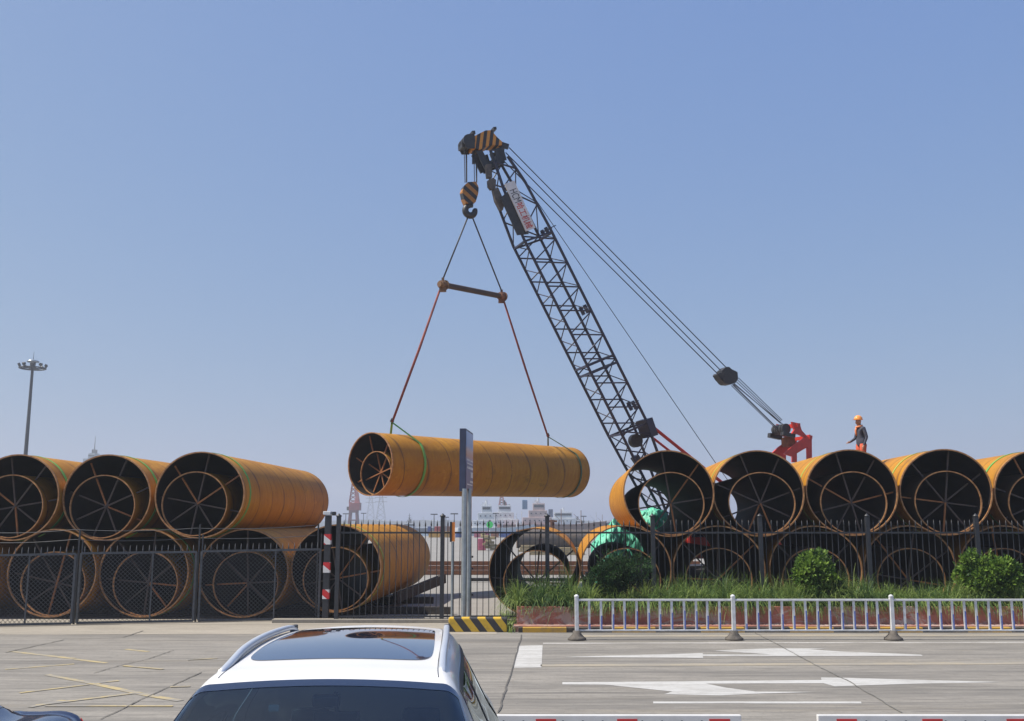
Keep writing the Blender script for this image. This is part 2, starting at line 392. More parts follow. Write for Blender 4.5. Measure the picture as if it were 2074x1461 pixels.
marking([[(1095,1347),(2200,1341),(2200,1346),(1095,1351)],[(1180,1287),(2200,1285),(2200,1289),(1180,1291)]], paint_mat('ghost_yellow_line', (.31,.27,.20), 1.2))
def stroke(x0,y0,x1,y1,wd):
    a = gnd(x0,y0); c = gnd(x1,y1); d = (c-a).normalized(); nrm = Vector((-d.y, d.x, 0))*wd/2
    return [(a-nrm),(c-nrm),(c+nrm),(a+nrm)]
yb = MB()
for k, s in enumerate([(20,1320,150,1335,.11),(150,1336,215,1344,.10),(255,1316,300,1321,.10),(10,1357,150,1346,.09),(95,1368,185,1385,.10),(180,1384,300,1410,.12),(300,1410,365,1421,.12),(185,1386,240,1380,.10),(40,1405,180,1388,.08),(75,1430,285,1404,.10),(60,1434,130,1420,.10),(90,1432,350,1432,.07),(250,1350,330,1357,.09),(380,1338,440,1335,.08),(345,1393,385,1392,.08)]):
    pts = stroke(*s[:4], s[4]*1.1); yb.add([(p.x,p.y,.008 + k*.0005) for p in pts], [(0,1,2,3)])
yb.build('road_marking', M['mark_y'], kind='structure')
M['crack'] = mat('joint_sealant', (.06, .058, .055), (.11,.105,.098), 6, .9)
def crack(pts, wd, m=M['crack']):
    P = [gnd(*p) for p in pts]; b = MB(); L = []
    for i in range(len(P)-1):
        for t in np.linspace(0, 1, 12, endpoint=False): L.append(P[i].lerp(P[i+1], t))
    L.append(P[-1]); vs = []
    for i, p in enumerate(L):
        d = (L[min(i+1, len(L)-1)] - L[max(i-1, 0)]).normalized(); nr = Vector((-d.y, d.x, 0))
        off = random.uniform(-.012, .012); ww = wd*random.uniform(.6, 1.25)/2
        vs += [p + nr*(off-ww), p + nr*(off+ww)]
    b.add([(q.x,q.y,.0145) for q in vs], [(2*i, 2*i+1, 2*i+3, 2*i+2) for i in range(len(L)-1)])
    return b.build('road_joint', m, kind='structure')
crack([(203,1459),(300,1412),(409,1363)], .022)
crack([(1010,1445),(1026,1392),(1057,1287)], .028)
crack([(1530,1283),(1600,1320),(1655,1350),(1720,1382),(1825,1445)], .022, mat('hairline', (.10,.098,.09), (.17,.165,.15), 4, .9))
crack([(11,1323),(130,1297),(250,1292)], .03)
crack([(250,1292),(290,1279)], .03); crack([(190,1365),(240,1350),(300,1336),(352,1318)], .018)

# ------------------------------------------------------------------ pipes
LP = 9.4; YAW = -math.atan(.0567)            # all stacked pipes point the same way
RX, RZ = 1.22, 1.155
def shell(b, rx, rz, L, t, nseg=84, nl=20, wob=.004):
    cs = [(math.cos(2*PI*i/nseg), math.sin(2*PI*i/nseg)) for i in range(nseg)]
    ys = np.linspace(0, L, nl); vo = []; vi = []
    ph = [random.uniform(0, 6.28) for _ in range(4)]
    for y in ys:
        for i, (c, s) in enumerate(cs):
            k = 1 + wob*math.sin(2*2*PI*i/nseg + ph[0] + y*.5) + wob*.5*math.sin(3*2*PI*i/nseg + ph[1] - y)
            vo.append((c*rx*k, y, s*rz*k)); vi.append((c*(rx-t)*k, y, s*(rz-t)*k))
    def grid(flip):
        f = []
        for j in range(nl-1):
            for i in range(nseg):
                q = (j*nseg+i, j*nseg+(i+1) % nseg, (j+1)*nseg+(i+1) % nseg, (j+1)*nseg+i)
                f.append(q if not flip else q[::-1])
        return f
    no = len(vo); vs = vo+vi; o = len(b.v); b.v += vs
    for f in grid(True): b.f.append([o+k for k in f]); b.m.append(0); b.sm.append(True)
    for f in grid(False): b.f.append([o+no+k for k in f]); b.m.append(1); b.sm.append(True)
    rims = []
    for j in (0, nl-1):
        rim = MB(); rims.append(rim)
        yy = -.004 if j == 0 else L + .004
        ro = [(vo[j*nseg+i][0]*1.004, yy, vo[j*nseg+i][2]*1.004) for i in range(nseg)]
        ri = [(vi[j*nseg+i][0]*.996, yy, vi[j*nseg+i][2]*.996) for i in range(nseg)]
        yb_ = yy + (.05 if j == 0 else -.05)
        rb = [(p[0], yb_, p[2]) for p in ro]; rc = [(p[0], yb_, p[2]) for p in ri]
        rim.add(ro+ri+rb+rc, [(i, (i+1) % nseg, nseg+(i+1) % nseg, nseg+i) for i in range(nseg)]
              + [(2*nseg+i, 2*nseg+(i+1) % nseg, (i+1) % nseg, i) for i in range(nseg)]
              + [(nseg+i, nseg+(i+1) % nseg, 3*nseg+(i+1) % nseg, 3*nseg+i) for i in range(nseg)])
    return rims
def ell_hit(cx, cz, ang, rx, rz):                    # distance from a point inside an ellipse to its wall along ang
    dx, dz = math.cos(ang), math.sin(ang)
    A = dx*dx/rx/rx + dz*dz/rz/rz; B = 2*(cx*dx/rx/rx + cz*dz/rz/rz); C = cx*cx/rx/rx + cz*cz/rz/rz - 1
    return (-B + math.sqrt(B*B - 4*A*C))/2/A
NESTED = 'pipes nested inside the big pipes'; BIG = 'big pipes'
def pipe_pair(Mx, ox, label, nlabel, ang=0.3, L=LP, rx=RX, rz=RZ, ir=.725, straps=(), strap_m='strap', group=None, ngroup=None, hit=(), inset=.06, allit=False):
    """Mx: frame at the centre of the front end, local +Y along the pipe; ox: sideways lean of the nested pipe"""
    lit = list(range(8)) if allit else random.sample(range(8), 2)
    t = local(thing('steel_pipe', label, 'pipe', group=group)); t.matrix_basis = Mx
    b = MB(); rim = shell(b, rx, rz, L, .024); b.build('shell', [M['outer'], M['inner']], t); [r_.build('rim', M['rim'], t) for r_ in rim]
    irx, irz = rx*ir, rz*ir
    oz = -math.sqrt(max(0, 1-(ox/(rx-.024-irx))**2))*(rz-.024-irz)*.985
    # braces between this pipe's wall and the nested pipe
    for k in range(8):
        a = ang + k*PI/4
        r0 = ell_hit(0, 0, a, irx, irz) + .004; r1 = ell_hit(ox, oz, a, rx-.026, rz-.026)
        if r1 - r0 < .10: continue
        c, s = math.cos(a), math.sin(a)
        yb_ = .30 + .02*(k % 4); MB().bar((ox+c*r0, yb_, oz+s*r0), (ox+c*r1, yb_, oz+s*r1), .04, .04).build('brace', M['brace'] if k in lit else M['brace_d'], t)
    for y in straps:
        b = MB(); nn = 64; ws = .058
        for sgn in (0, 1):
            pass
        vs = []
        for i in range(nn):
            a = 2*PI*i/nn; tw = .10*math.sin(a)
            for dy in (-ws, ws): vs.append(((rx+.014)*math.cos(a), y+tw+dy, (rz+.014)*math.sin(a)))
            for dy in (ws, -ws): vs.append(((rx+.002)*math.cos(a), y+tw+dy, (rz+.002)*math.sin(a)))
        fs = []
        for i in range(nn):
            j = (i+1) % nn
            for q in range(4): fs.append((4*i+q, 4*j+q, 4*j+(q+1) % 4, 4*i+(q+1) % 4))
        b.add(vs, fs, 0, False); b.build('strap', M[strap_m], t)
    n_ = local(thing('nested_pipe', nlabel, 'pipe', group=ngroup or NESTED))
    n_.matrix_basis = Mx @ Matrix.Translation((ox, inset, oz))
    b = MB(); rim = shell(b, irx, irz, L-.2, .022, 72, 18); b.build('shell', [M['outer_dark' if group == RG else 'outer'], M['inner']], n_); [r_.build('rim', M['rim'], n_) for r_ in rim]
    for k in range(4):                                # four bars crossing at the hub
        a = ang + k*PI/4; r1 = ell_hit(0, 0, a, irx-.024, irz-.024); c, s = math.cos(a), math.sin(a)
        y = .22 + k*.03
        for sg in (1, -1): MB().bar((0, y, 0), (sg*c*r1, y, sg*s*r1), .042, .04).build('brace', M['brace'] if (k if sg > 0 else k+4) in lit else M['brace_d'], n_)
    return t, n_
def stack_frame(px, Y, zc, extra=0.0):
    d = ray(px, 1061); x = d.x/d.y*Y
    return Matrix.Translation((x, Y, zc)) @ Matrix.Rotation(YAW+extra, 4, 'Z')
LG = 'big pipes of the near stack on the left'; RG = 'big pipes of the stack on the right'
zl = .05 + RZ; zu = zl + 2.0
zr = .14 + RZ; zru = zr + 2.02
def stack(rows, prefix):
    for px, Y, z, a, ox, st, sm, desc, grp, ir in rows:
        pipe_pair(stack_frame(px, Y, z), ox, 'big ochre pipe ' + desc, 'narrower pipe nested in the big pipe ' + desc, a, straps=st, strap_m=sm, group=grp, ir=ir)
stack([(-274, 26.9, zl, .4, 0, (), 'strap', 'added unseen at the lower left to cast shade', LG, .73),  # unseen pair, added to shadow the ground under the left stack
 (-161, 26.95, zu, .8, 0, (), 'strap', 'added unseen at the top left to cast shade', LG, .73),  # unseen too, added above it to block the low side sun
 (-92, 26.9, zl, .25, 0, (), 'strap', 'in the lower row cut by the left edge', LG, .73),
 (112, 26.9, zl, 1.36, .02, (), 'strap', 'behind the leftmost chain-link panel', LG, .73),
 (297, 26.9, zl, 1.48, .03, (.42,), 'strap', 'behind the middle chain-link panel', LG, .73),
 (497, 26.9, zl, 1.62, .05, (), 'strap', 'behind the chain-link panel beside the striped post', LG, .73),
 (683, 27.0, .17+RZ, 1.75, -.02, (.42,), 'strap_y', 'on the ground directly behind the striped post', LG, .73),
 (26, 26.95, zu, .95, -.14, (.5,), 'strap', 'below the floodlight mast in the top row', LG, .74),
 (212, 26.95, zu, .42, -.13, (.5,), 'strap', 'in the middle of the top left row', LG, .74),
 (401, 26.7, zu+.06, .60, -.15, (.5,), 'strap', 'at the right end of the top left row', LG, .74),
 (1082, 26.9, zr-.06, .70, .05, (), 'strap', 'open right of the sign, yard showing through', RG, .73),
 (1266, 26.9, zr, .80, .04, (), 'strap', 'behind the dark round bush', RG, .73),
 (1453, 26.9, zr, .75, .0, (), 'strap', 'in the lower row right of the dark bush', RG, .73),
 (1648, 26.9, zr, .78, .0, (), 'strap', 'behind the bright bush of the planter middle', RG, .73),
 (1838, 26.9, zr, .62, .03, (), 'strap', 'in the lower row between the two bright bushes', RG, .73),
 (2030, 26.9, zr, .90, .0, (), 'strap', 'behind the rightmost bush', RG, .73),
 (1356, 26.9, zru, 1.72, .07, (), 'strap', 'with the crane boom showing through it', RG, .73),
 (1539, 26.9, zru, 1.93, .09, (.75,), 'strap_y', 'in the top row left of the red gantry', RG, .73),
 (1729, 26.85, zru+.02, 1.82, .05, (.85,), 'strap_y', 'in the top row left of the worker', RG, .73),
 (1921, 26.8, zru+.03, 1.44, .06, (.9,), 'strap_y', 'in the top row right of the worker', RG, .73),
 (2113, 26.9, zru, 1.20, .05, (.8,), 'strap', 'in the top row cut by the right edge', RG, .73)], '')
# the pipe on the crane
SR = 1.10
SF = atd(749, 940, 34.4); SB = atd(1153, 957, 44.0); SL = (SB-SF).length
ax = (SB-SF).normalized(); sx_ = ax.cross(Vector((0,0,1))).normalized(); sz_ = sx_.cross(ax)
SM = Matrix((( sx_.x, ax.x, sz_.x, SF.x),(sx_.y, ax.y, sz_.y, SF.y),(sx_.z, ax.z, sz_.z, SF.z),(0,0,0,1)))
pipe_pair(SM, .04, 'ochre pipe hanging in the air from two slings, tilted away to the right', 'smaller pipe nested inside the hanging big pipe', .30, L=SL, rx=SR, rz=SR, ir=.69, inset=.25, allit=True,
          group='big pipes on the crane', ngroup=NESTED)
# timbers under the stacks
def timber(a, c, wd, lab):
    b = MB(); b.bar(a, c, wd); b.build('timber_beam', M['timber'], label=lab, cat='beam', group='timbers under the pipes')
for yy in (28.0, 31.5, 34.6):
    o = .0567*(yy-26.9)
    timber((-12+o, yy, .022), (-4.1+o, yy, .022), .05, 'thin dark bearer lying crosswise under the lower left pipes')
    timber((.3+o, yy, .065), (14.8+o, yy, .065), .13, 'dark bearer lying crosswise under the lower right pipes')
b = MB(); b.bar((-4.4, 28.6, .1), (-1.65, 28.4, .1), .2); b.build('timber_beam', M['timber'], label='thick dark sleeper lying on the ground beside the end of the lower left row', cat='beam', group='timbers under the pipes')
b = MB(); b.bar((-4.3, 32.3, .1), (-2.5, 32.2, .1), .2); b.build('timber_beam', M['timber'], label='dark sleeper lying behind the pipe beside the striped post', cat='beam', group='timbers under the pipes')
b = MB(); b.bar(at(800,1212,31)+Vector((0,0,0)), at(899,1172,34.5), .16, .3); b.build('skid_beam', M['timber'], label='long dark beam leaning up beside the right end of the lower left row', cat='beam')
# ------------------------------------------------------------------ fences
def spear(b, x, y, z0, z1, wd, d):           # a picket with a pointed head, hardly ever quite plumb
    x0 = x; x += random.gauss(0, .010); z1 += random.gauss(0, .008)
    b.bar((x0,y,z0), (x,y,z1-.16), wd, wd)
    b.lathe([(wd*.5, z1-.17), (wd*1.05, z1-.14), (wd*.9, z1-.10), (wd*.1, z1)], (x,y,0), 6)
FY = 26.0
fx = lambda px: (px-CX)/F*(FY*CP - .3)
posts_px = [682, 895, 1109, 1325, 1545, 1765, 1988, 2208]
fence = thing('picket_fence', 'tall black spear-topped steel fence in front of the pipes, right of the striped post', 'fence', (fx(1340), FY, 0))
for i, p in enumerate(posts_px):
    b = MB(); top = 2.74; b.bar((fx(p),FY,.02), (fx(p),FY,top-.06), .105); b.lathe([(.075,top-.06),(.075,top-.035),(.03,top),(.004,top+.03)], (fx(p),FY,0), 8)
    b.build('post', M['iron'], fence)
for i in range(len(posts_px)-1):
    a, c = fx(posts_px[i])+.055, fx(posts_px[i+1])-.055
    b = MB(); n = 17
    for k in range(n):
        x = a + (c-a)*(k+.6)/(n+.2); spear(b, x, FY, .10, 2.60, .019, 0)
    pk = b.build('picket_panel', M['iron'], fence)
    for z in (2.27, .16): MB().bar((a,FY,z), (c,FY,z), .05, .045).build('rail', M['iron'], pk)
MB().bbox((fx(1340), FY, .05), (fx(2230)-fx(660), .30, .10), .015).build('kerb_wall', M['pave'], label='low pale concrete footing under the black spear-topped fence', cat='kerb')

def chain_panel(x0px, x1px, ytl, ytr, yb_l, yb_r, lab):
    A = gnd(x0px, yb_l, .05); B = gnd(x1px, yb_r, .05)
    zt = lambda P, px, y: at(px, y, P.y).z
    tA, tB = zt(A, x0px, ytl), zt(B, x1px, ytr)
    t = thing('mesh_fence_panel', lab, 'fence', (A+B)/2, group='chain-link panels along the yard')
    d = B-A; W = math.hypot(d.x, d.y); u = Vector((d.x, d.y, 0))/W
    def pt(s, f): 
        z0 = A.z + (B.z-A.z)*s/W; z1 = tA + (tB-tA)*s/W
        p = A + u*s; return Vector((p.x, p.y, z0 + (z1-z0)*f))
    hgt = (tA+tB)/2
    fb = MB(); r = .055
    for (s0, f0, s1, f1) in ((0,0,W,0),(0,1,W,1),(0,0,0,1),(W,0,W,1)): fb.bar(pt(s0,f0), pt(s1,f1), r)
    MB().bar(pt(W*.62,0), pt(W*.62,1), .035).build('upright', M['mesh_iron'], t)
    cb = MB(); st = .105
    n = int((W+hgt)/st)
    off = Vector((-u.y, u.x, 0))*.008
    for k in range(1, n):
        for sg in (1, -1):
            # 45 degree wires clipped to the panel
            c = k*st
            s0, z0 = (c, 0) if c <= W else (W, c-W)
            s1, z1 = (0, c) if c <= hgt else (c-hgt, hgt)
            if sg < 0: s0, s1 = W-s0, W-s1
            cb.bar(pt(s0, z0/hgt)+off*sg, pt(s1, z1/hgt)+off*sg, .0085)
    cb.build('chain_link', M['mesh_iron'], t)
    sb = fb; k = int(W/.148)
    for i in range(k):
        p = pt((i+.5)*W/k, 1)+Vector((0,0,.02)); sb.lathe([(.012,-.03),(.016,.05),(.002,.17)], p, 5)
    fb.build('frame', M['mesh_iron'], t)
chain_panel(-108, 144, 1127, 1122, 1268, 1263, 'leftmost chain-link panel with spikes, cut by the picture edge')
chain_panel(155, 391, 1121, 1118, 1262, 1257.5, 'middle chain-link panel with spikes, between the two pairs of thin posts')
chain_panel(402, 645, 1117, 1113, 1257, 1253, 'chain-link panel with spikes next to the red and white striped post')
for px, yb_, yt, lab in ((150, 1266, 1074, 'thin dark post between the leftmost and the middle chain-link panel'),
                    (397, 1261, 1062, 'thin dark post between the middle and the right chain-link panel'),
                    (641, 1256, 1062, 'thin dark post beside the striped post')):
    g0 = gnd(px, yb_); top = at(px, yt, g0.y+.05).z
    b = MB(); b.bar((g0.x-.035, g0.y+.05, 0), (g0.x-.035, g0.y+.05, top), .04); b.bar((g0.x+.055, g0.y+.05, 0), (g0.x+.055, g0.y+.05, top-.25), .035)
    b.bar((g0.x-.035, g0.y+.05, .9), (g0.x+.055, g0.y+.05, .9), .02)
    b.build('fence_post', M['iron'], label=lab, cat='post', group='thin posts of the chain-link fence')
for k, (y0, y1, y2, y3, lab) in enumerate(((1078, 1073, 1070, 1064, 'upper thin wire strung between the thin posts above the chain-link panels'), (1098, 1093, 1090, 1084, 'lower thin wire strung between the thin posts above the chain-link panels'))):
    pts = [at(-60, y0, 25.6), at(150, y1, 25.75), at(397, y2, 26.2), at(641, y3, 26.9)]
    full = []
    for i in range(3):
        for t in np.linspace(0,1,8,endpoint=False): full.append(pts[i].lerp(pts[i+1], t) - Vector((0,0,.05*4*t*(1-t))))
    full.append(pts[-1]); MB().tube(full, .008, 5).build('fence_wire', M['mesh_iron'], label=lab, cat='wire', group='wires above the chain-link panels')

# red and white post with a camera head
P0 = gnd(659, 1258); th = at(659, 1036, P0.y).z
cp = thing('camera_post', 'dark post with red and white bands and a small white camera head', 'post', P0)
MB().bar((P0.x,P0.y,0), (P0.x,P0.y,th-.1), .155).build('pole', M['iron'], cp)
sm_ = stripes('red_white_band', (.62,.03,.035), (.75,.74,.74), (.62,0,.78), .30, .5, .2)
for y0, y1 in ((1082,1103),(1139,1160),(1194,1213)):
    za, zb = at(659,y1,P0.y).z, at(659,y0,P0.y).z
    MB().box((P0.x,P0.y,(za+zb)/2), (.172,.172,zb-za)).build('reflective_band', sm_, cp)
hb = MB(); hb.bbox((P0.x-.02,P0.y-.02,th-.045), (.20,.26,.09), .015); hb.build('camera_head', M['white'], cp)
hb = MB(); hb.bbox((P0.x+.15,P0.y,th-.06), (.08,.2,.1), .01); hb.build('camera_bracket', M['iron'], cp)

# ------------------------------------------------------------------ sign on two tubes
Y0 = 25.0
s = thing('road_sign', 'tall dark blue sign box turned edge-on, on two galvanised tubes', 'sign', at(947, 1252, Y0))
for px, Y, w_ in ((940.5, 24.85, .115), (950.0, 25.25, .10)):
    q = at(px, 1061, Y); MB().cyl((q.x,q.y,0), (q.x,q.y,at(px,990,Y).z), w_/2+.012, n=16).build('tube', M['galv'], s)
for k, y in enumerate((1128, 1152, 1205)):
    q = at(957, y, 25.3); MB().bbox(q, (.04,.06,.05), .008).build('clamp', M['iron'], s)
A = at(943.5, 868, 24.8); B_ = at(958, 878.5, 26.2); zb = at(943.5, 995, 24.8).z; zt = A.z
dv = Vector((B_.x-A.x, B_.y-A.y, 0)); W = dv.length; dv.normalize(); nl = Vector((-dv.y, dv.x, 0)); thk = at(931,930,24.8).x - at(943.5,930,24.8).x
b = MB(); cs = [Vector((A.x,A.y,0)), Vector((A.x,A.y,0))+dv*W, Vector((A.x,A.y,0))+dv*W+nl*abs(thk), Vector((A.x,A.y,0))+nl*abs(thk)]
b.prism([c+Vector((0,0,zb)) for c in cs], (0,0,zt-zb)); b.build('sign_box', mat('sign_box_navy', (.035,.045,.09), None, 4, .4), s)
fm, nt, bb, tc = new_mat('sign_print')            # printed face: blue top paled by a painted-in sky reflection, warm skyline, white rows
uv = N(nt, 'ShaderNodeSeparateXYZ'); nt.links.new(tc.outputs['Generated'], uv.inputs[0])
z_ = uv.outputs['Z']; cr = N(nt, 'ShaderNodeValToRGB'); cr.color_ramp.interpolation = 'LINEAR'
els = [(0,(.05,.06,.16)),(.45,(.06,.07,.2)),(.5,(.22,.24,.4)),(.58,(.42,.17,.09)),(.68,(.45,.30,.25)),(.76,(.18,.28,.5)),(1,(.26,.38,.6))]
e = cr.color_ramp.elements
e[0].position = 0; e[0].color = (*els[0][1],1); e[1].position = 1; e[1].color = (*els[-1][1],1)
for p, c in els[1:-1]: q = e.new(p); q.color = (*c,1)
nt.links.new(z_, cr.inputs[0]); nt.links.new(cr.outputs[0], bb.inputs['Base Color']); bb.inputs['Roughness'].default_value = .35
fo = -nl*.012; b = MB(); m_ = .05
q0 = Vector((A.x,A.y,0))+dv*m_+fo; q1 = Vector((A.x,A.y,0))+dv*(W-m_)+fo
b.prism([q0+Vector((0,0,zb+m_)), q1+Vector((0,0,zb+m_)), q1+Vector((0,0,zt-m_)), q0+Vector((0,0,zt-m_))], nl*.010); fc = b.build('printed_face', fm, s)
pr = MB()
for zz, a0, a1, h_ in ((.50,.06,.45,.035),(.50,.55,.95,.03),(.44,.06,.9,.03),(.38,.1,.5,.03),(.36,.06,.95,.06),(.29,.6,.95,.04),(.22,.62,.95,.12),(.08,.1,.9,.03),(.13,.55,.95,.05)):
    a_ = q0.lerp(q1, a0) - nl*.006; c_ = q0.lerp(q1, a1) - nl*.006; z0 = zb+m_+(zt-zb-2*m_)*zz
    pr.add([a_+Vector((0,0,z0)), c_+Vector((0,0,z0)), c_+Vector((0,0,z0+h_)), a_+Vector((0,0,z0+h_))], [(0,1,2,3)])
pr.build('printed_rows', M['white'], fc)

# small post with orange plate
g0 = gnd(916, 1254); g0.y = 25.6; g0.x = at(917,1061,25.6).x
t = thing('marker_post', 'thin pale post with a narrow orange and black plate, left of the tall sign', 'post', (g0.x,25.6,0))
MB().cyl((g0.x,25.6,0), (g0.x,25.6,at(917,1098,25.6).z), .035, n=10).build('pole', M['galv'], t)
za, zb_ = at(917,1097,25.6).z, at(917,1058,25.6).z
MB().box((g0.x+.02,25.6,(za+zb_)/2), (.075,.05,zb_-za)).build('plate', M['orange'], t)
MB().box((g0.x-.045,25.6,(za+zb_)/2), (.05,.06,zb_-za+.02)).build('plate_edge', M['black'], t)

# ------------------------------------------------------------------ hazard block
hzm = stripes('black_yellow_block', (.56,.36,.03), (.03,.03,.034), (.78,0,.62), .29, .50, .5)
K0 = gnd(908, 1281); K1 = gnd(1027, 1281)
bz = at(1027,1252,K1.y+.02).z
MB().bbox(((K0.x+K1.x)/2, K1.y+.18, bz/2), (K1.x-K0.x, .36, bz), .03).build('hazard_block', hzm, label='concrete block painted in black and yellow diagonal stripes at the foot of the sign', cat='barrier block')

# ------------------------------------------------------------------ planter, grass, bushes
def brick(name, c1, c2, mortar, sc):
    m, nt, b, tc = new_mat(name)
    br = N(nt, 'ShaderNodeTexBrick'); br.inputs['Color1'].default_value = (*c1,1); br.inputs['Color2'].default_value = (*c2,1); br.inputs['Mortar'].default_value = (*mortar,1)
    br.inputs['Scale'].default_value = sc; br.inputs['Mortar Size'].default_value = .012; br.inputs['Brick Width'].default_value = .6; br.inputs['Row Height'].default_value = .3
    sx = N(nt, 'ShaderNodeSeparateXYZ'); nt.links.new(tc.outputs['Object'], sx.inputs[0])
    cb = N(nt, 'ShaderNodeCombineXYZ'); nt.links.new(mth(nt,'ADD',sx.outputs[0],sx.outputs[1]), cb.inputs[0]); nt.links.new(mth(nt,'ADD',sx.outputs[2],sx.outputs[1]), cb.inputs[1])
    nt.links.new(cb.outputs[0], br.inputs['Vector'])
    c = br.outputs['Color']
    f = ramp(nt, noise(nt, mapping(nt, tc.outputs['Object'], (.55,1,1.5)), 2.0, 8, .75, .6), .50, .56)
    c = mixc(nt, mth(nt,'MULTIPLY',f,.85), c, (.46,.40,.36))
    f = ramp(nt, noise(nt, tc.outputs['Object'], 1.1, 4, .6), .35, .75)
    c = mixc(nt, mth(nt,'MULTIPLY',f,.5), c, tuple(k*.5 for k in c1))
    nt.links.new(c, b.inputs['Base Color']); b.inputs['Roughness'].default_value = .85
    return m
pm = brick('peeling_red_render', (.44,.17,.125), (.40,.15,.11), (.37,.14,.105), .9)
bm_ = brick('red_paver', (.36,.16,.12), (.30,.12,.10), (.22,.13,.10), 4)
PX0 = gnd(1047, 1272).x; PY = 24.3; PT = at(1200, 1229, PY).z; PX1 = 16.5
b = MB()
b.bbox(((PX0+PX1)/2, PY+.09, PT/2), (PX1-PX0, .18, PT), .012); b.box((PX0+.07, PY+.92, PT/2-.003), (.14, 1.48, PT-.006)); b.box(((PX0+PX1)/2, PY+1.45, PT/2-.006), (PX1-PX0-.3, .14, PT-.012))
pl = b.build('planter', pm, label='long low planter wall with peeling red-brown render behind the white railing', cat='planter')
MB().box(((PX0+PX1)/2+.1, PY+.78, PT/2-.05), (PX1-PX0-.3, 1.2, PT-.06)).build('soil', M['soil'], pl)
LX0 = gnd(1028, 1280).x
MB().box(((LX0+.15+PX1)/2, 24.06, .068), (PX1-LX0-.15, .48, .136)).build('brick_ledge', bm_, label='narrow red paver ledge running along the foot of the planter', cat='ledge')
km, nt, bb, tc = new_mat('yellow_black_kerb')
sx = N(nt, 'ShaderNodeSeparateXYZ'); nt.links.new(tc.outputs['Object'], sx.inputs[0])
fr = mth(nt,'FRACT', mth(nt,'DIVIDE', mth(nt,'ADD',sx.outputs[0],-.23), 2.07)); st = mth(nt,'LESS_THAN', fr, .5)
seg = mth(nt,'FRACT', mth(nt,'DIVIDE', mth(nt,'ADD',sx.outputs[0],-.23), 1.035)); gap = mth(nt,'LESS_THAN', seg, .018)
c = mixc(nt, st, (.035,.03,.028), (.46,.27,.04))
c = mixc(nt, mth(nt,'MULTIPLY', ramp(nt, noise(nt, tc.outputs['Object'], 4, 6, .7), .45, .68), .75), c, (.20,.15,.09))
c = mixc(nt, gap, c, (.03,.028,.025)); nt.links.new(c, bb.inputs['Base Color']); bb.inputs['Roughness'].default_value = .8
MB().bbox(((LX0+.25+PX1)/2, 23.74, .06), (PX1-LX0-.25, .16, .12), .012).build('painted_kerb', km, label='kerb painted in worn yellow and black lengths below the planter', cat='kerb')
# ornamental grass filling the planter
def blade(b, base, d, L, wd, droop, m=0):
    d = d.normalized(); side = d.cross(Vector((0,0,1))); side = side.normalized() if side.length > .01 else Vector((1,0,0))
    vs = []; p = base.copy(); v = d.copy(); n = 4
    for i in range(n+1):
        k = wd*(1-(i/n)**1.5)*.5 + .0012
        vs += [p - side*k, p + side*k]; p = p + v*(L/n); v = (v + Vector((0,0,-droop/n))).normalized()
    b.add(vs, [(2*i, 2*i+1, 2*i+3, 2*i+2) for i in range(n)], m)
gb = MB()
GX0, GX1 = PX0+.05, 15.6
clumps = []
x = GX0
while x < GX1:
    for row, yy in enumerate((PY+.26, PY+.60, PY+.98, PY+1.30)):
        clumps.append((x + random.uniform(-.12,.12), yy + random.uniform(-.08,.08), random.uniform(.75,1.12)*(1.0 if row else .92)))
    x += .30
for (x, y, k) in clumps:
    lean = random.uniform(-.5, .5); mt = random.choices((0,1,2), (.42,.36,.22))[0]
    big = .82 + .25*math.sin(x*1.35+.7) * math.sin(x*.53)
    for i in range(92):
        a = random.uniform(0, 2*PI); tilt = abs(random.gauss(.1, .5))
        d = Vector((math.cos(a)*math.sin(tilt)+lean*.25, math.sin(a)*math.sin(tilt)-.06, math.cos(tilt)))
        base = Vector((x + math.cos(a)*.09*random.random(), y + math.sin(a)*.09*random.random(), PT-.06))
        blade(gb, base, d, random.uniform(.70,1.22)*k*big, random.uniform(.011,.022), random.uniform(1.8,3.6), mt if random.random() < .75 else random.choice((0,1,2)))
for i in range(900):                               # blades hanging over the front of the wall
    x = random.choice([random.gauss(c, .28) for c in (1.75,2.2,2.75,3.1,3.7,4.4,5.6,7.2,8.8,10.0,11.2,12.4)])
    if x < GX0: continue
    blade(gb, Vector((x, PY+.22, PT)), Vector((random.gauss(0,.4), -1, random.uniform(.4,1.3))), random.uniform(.45,.80), random.uniform(.014,.026), random.uniform(2.0,3.4), random.choice((0,1,2)))
mats_g = [M['grassblade'], leafmat('grass_blade_pale', (.28,.36,.105), (.19,.26,.065), 2, .5), leafmat('grass_blade_dark', (.07,.135,.045), (.04,.09,.03), 2, .55)]
gb.build('ornamental_grass', mats_g, label='thick arching green grass filling the planter', cat='grass', kind='stuff')
gb = MB()                                          # weeds by the hazard block
for i in range(420):
    q = gnd(random.gauss(1030, 11), random.uniform(1250, 1283)); q.z = 0
    if q.x > PX0-.04 or q.y < K1.y+.02 and q.x < K1.x+.02: continue
    if K0.x < q.x < K1.x+.02 and q.y < K1.y+.40: continue
    a = random.uniform(0, 6.3); blade(gb, q, Vector((math.cos(a)*.6, math.sin(a)*.6, 1)), random.uniform(.12,.42), .016, 1.2, random.choice((0,1,1,2)))
gb.build('weeds', mats_g, label='scraggly weeds growing between the striped block and the planter end', cat='weeds', kind='stuff')
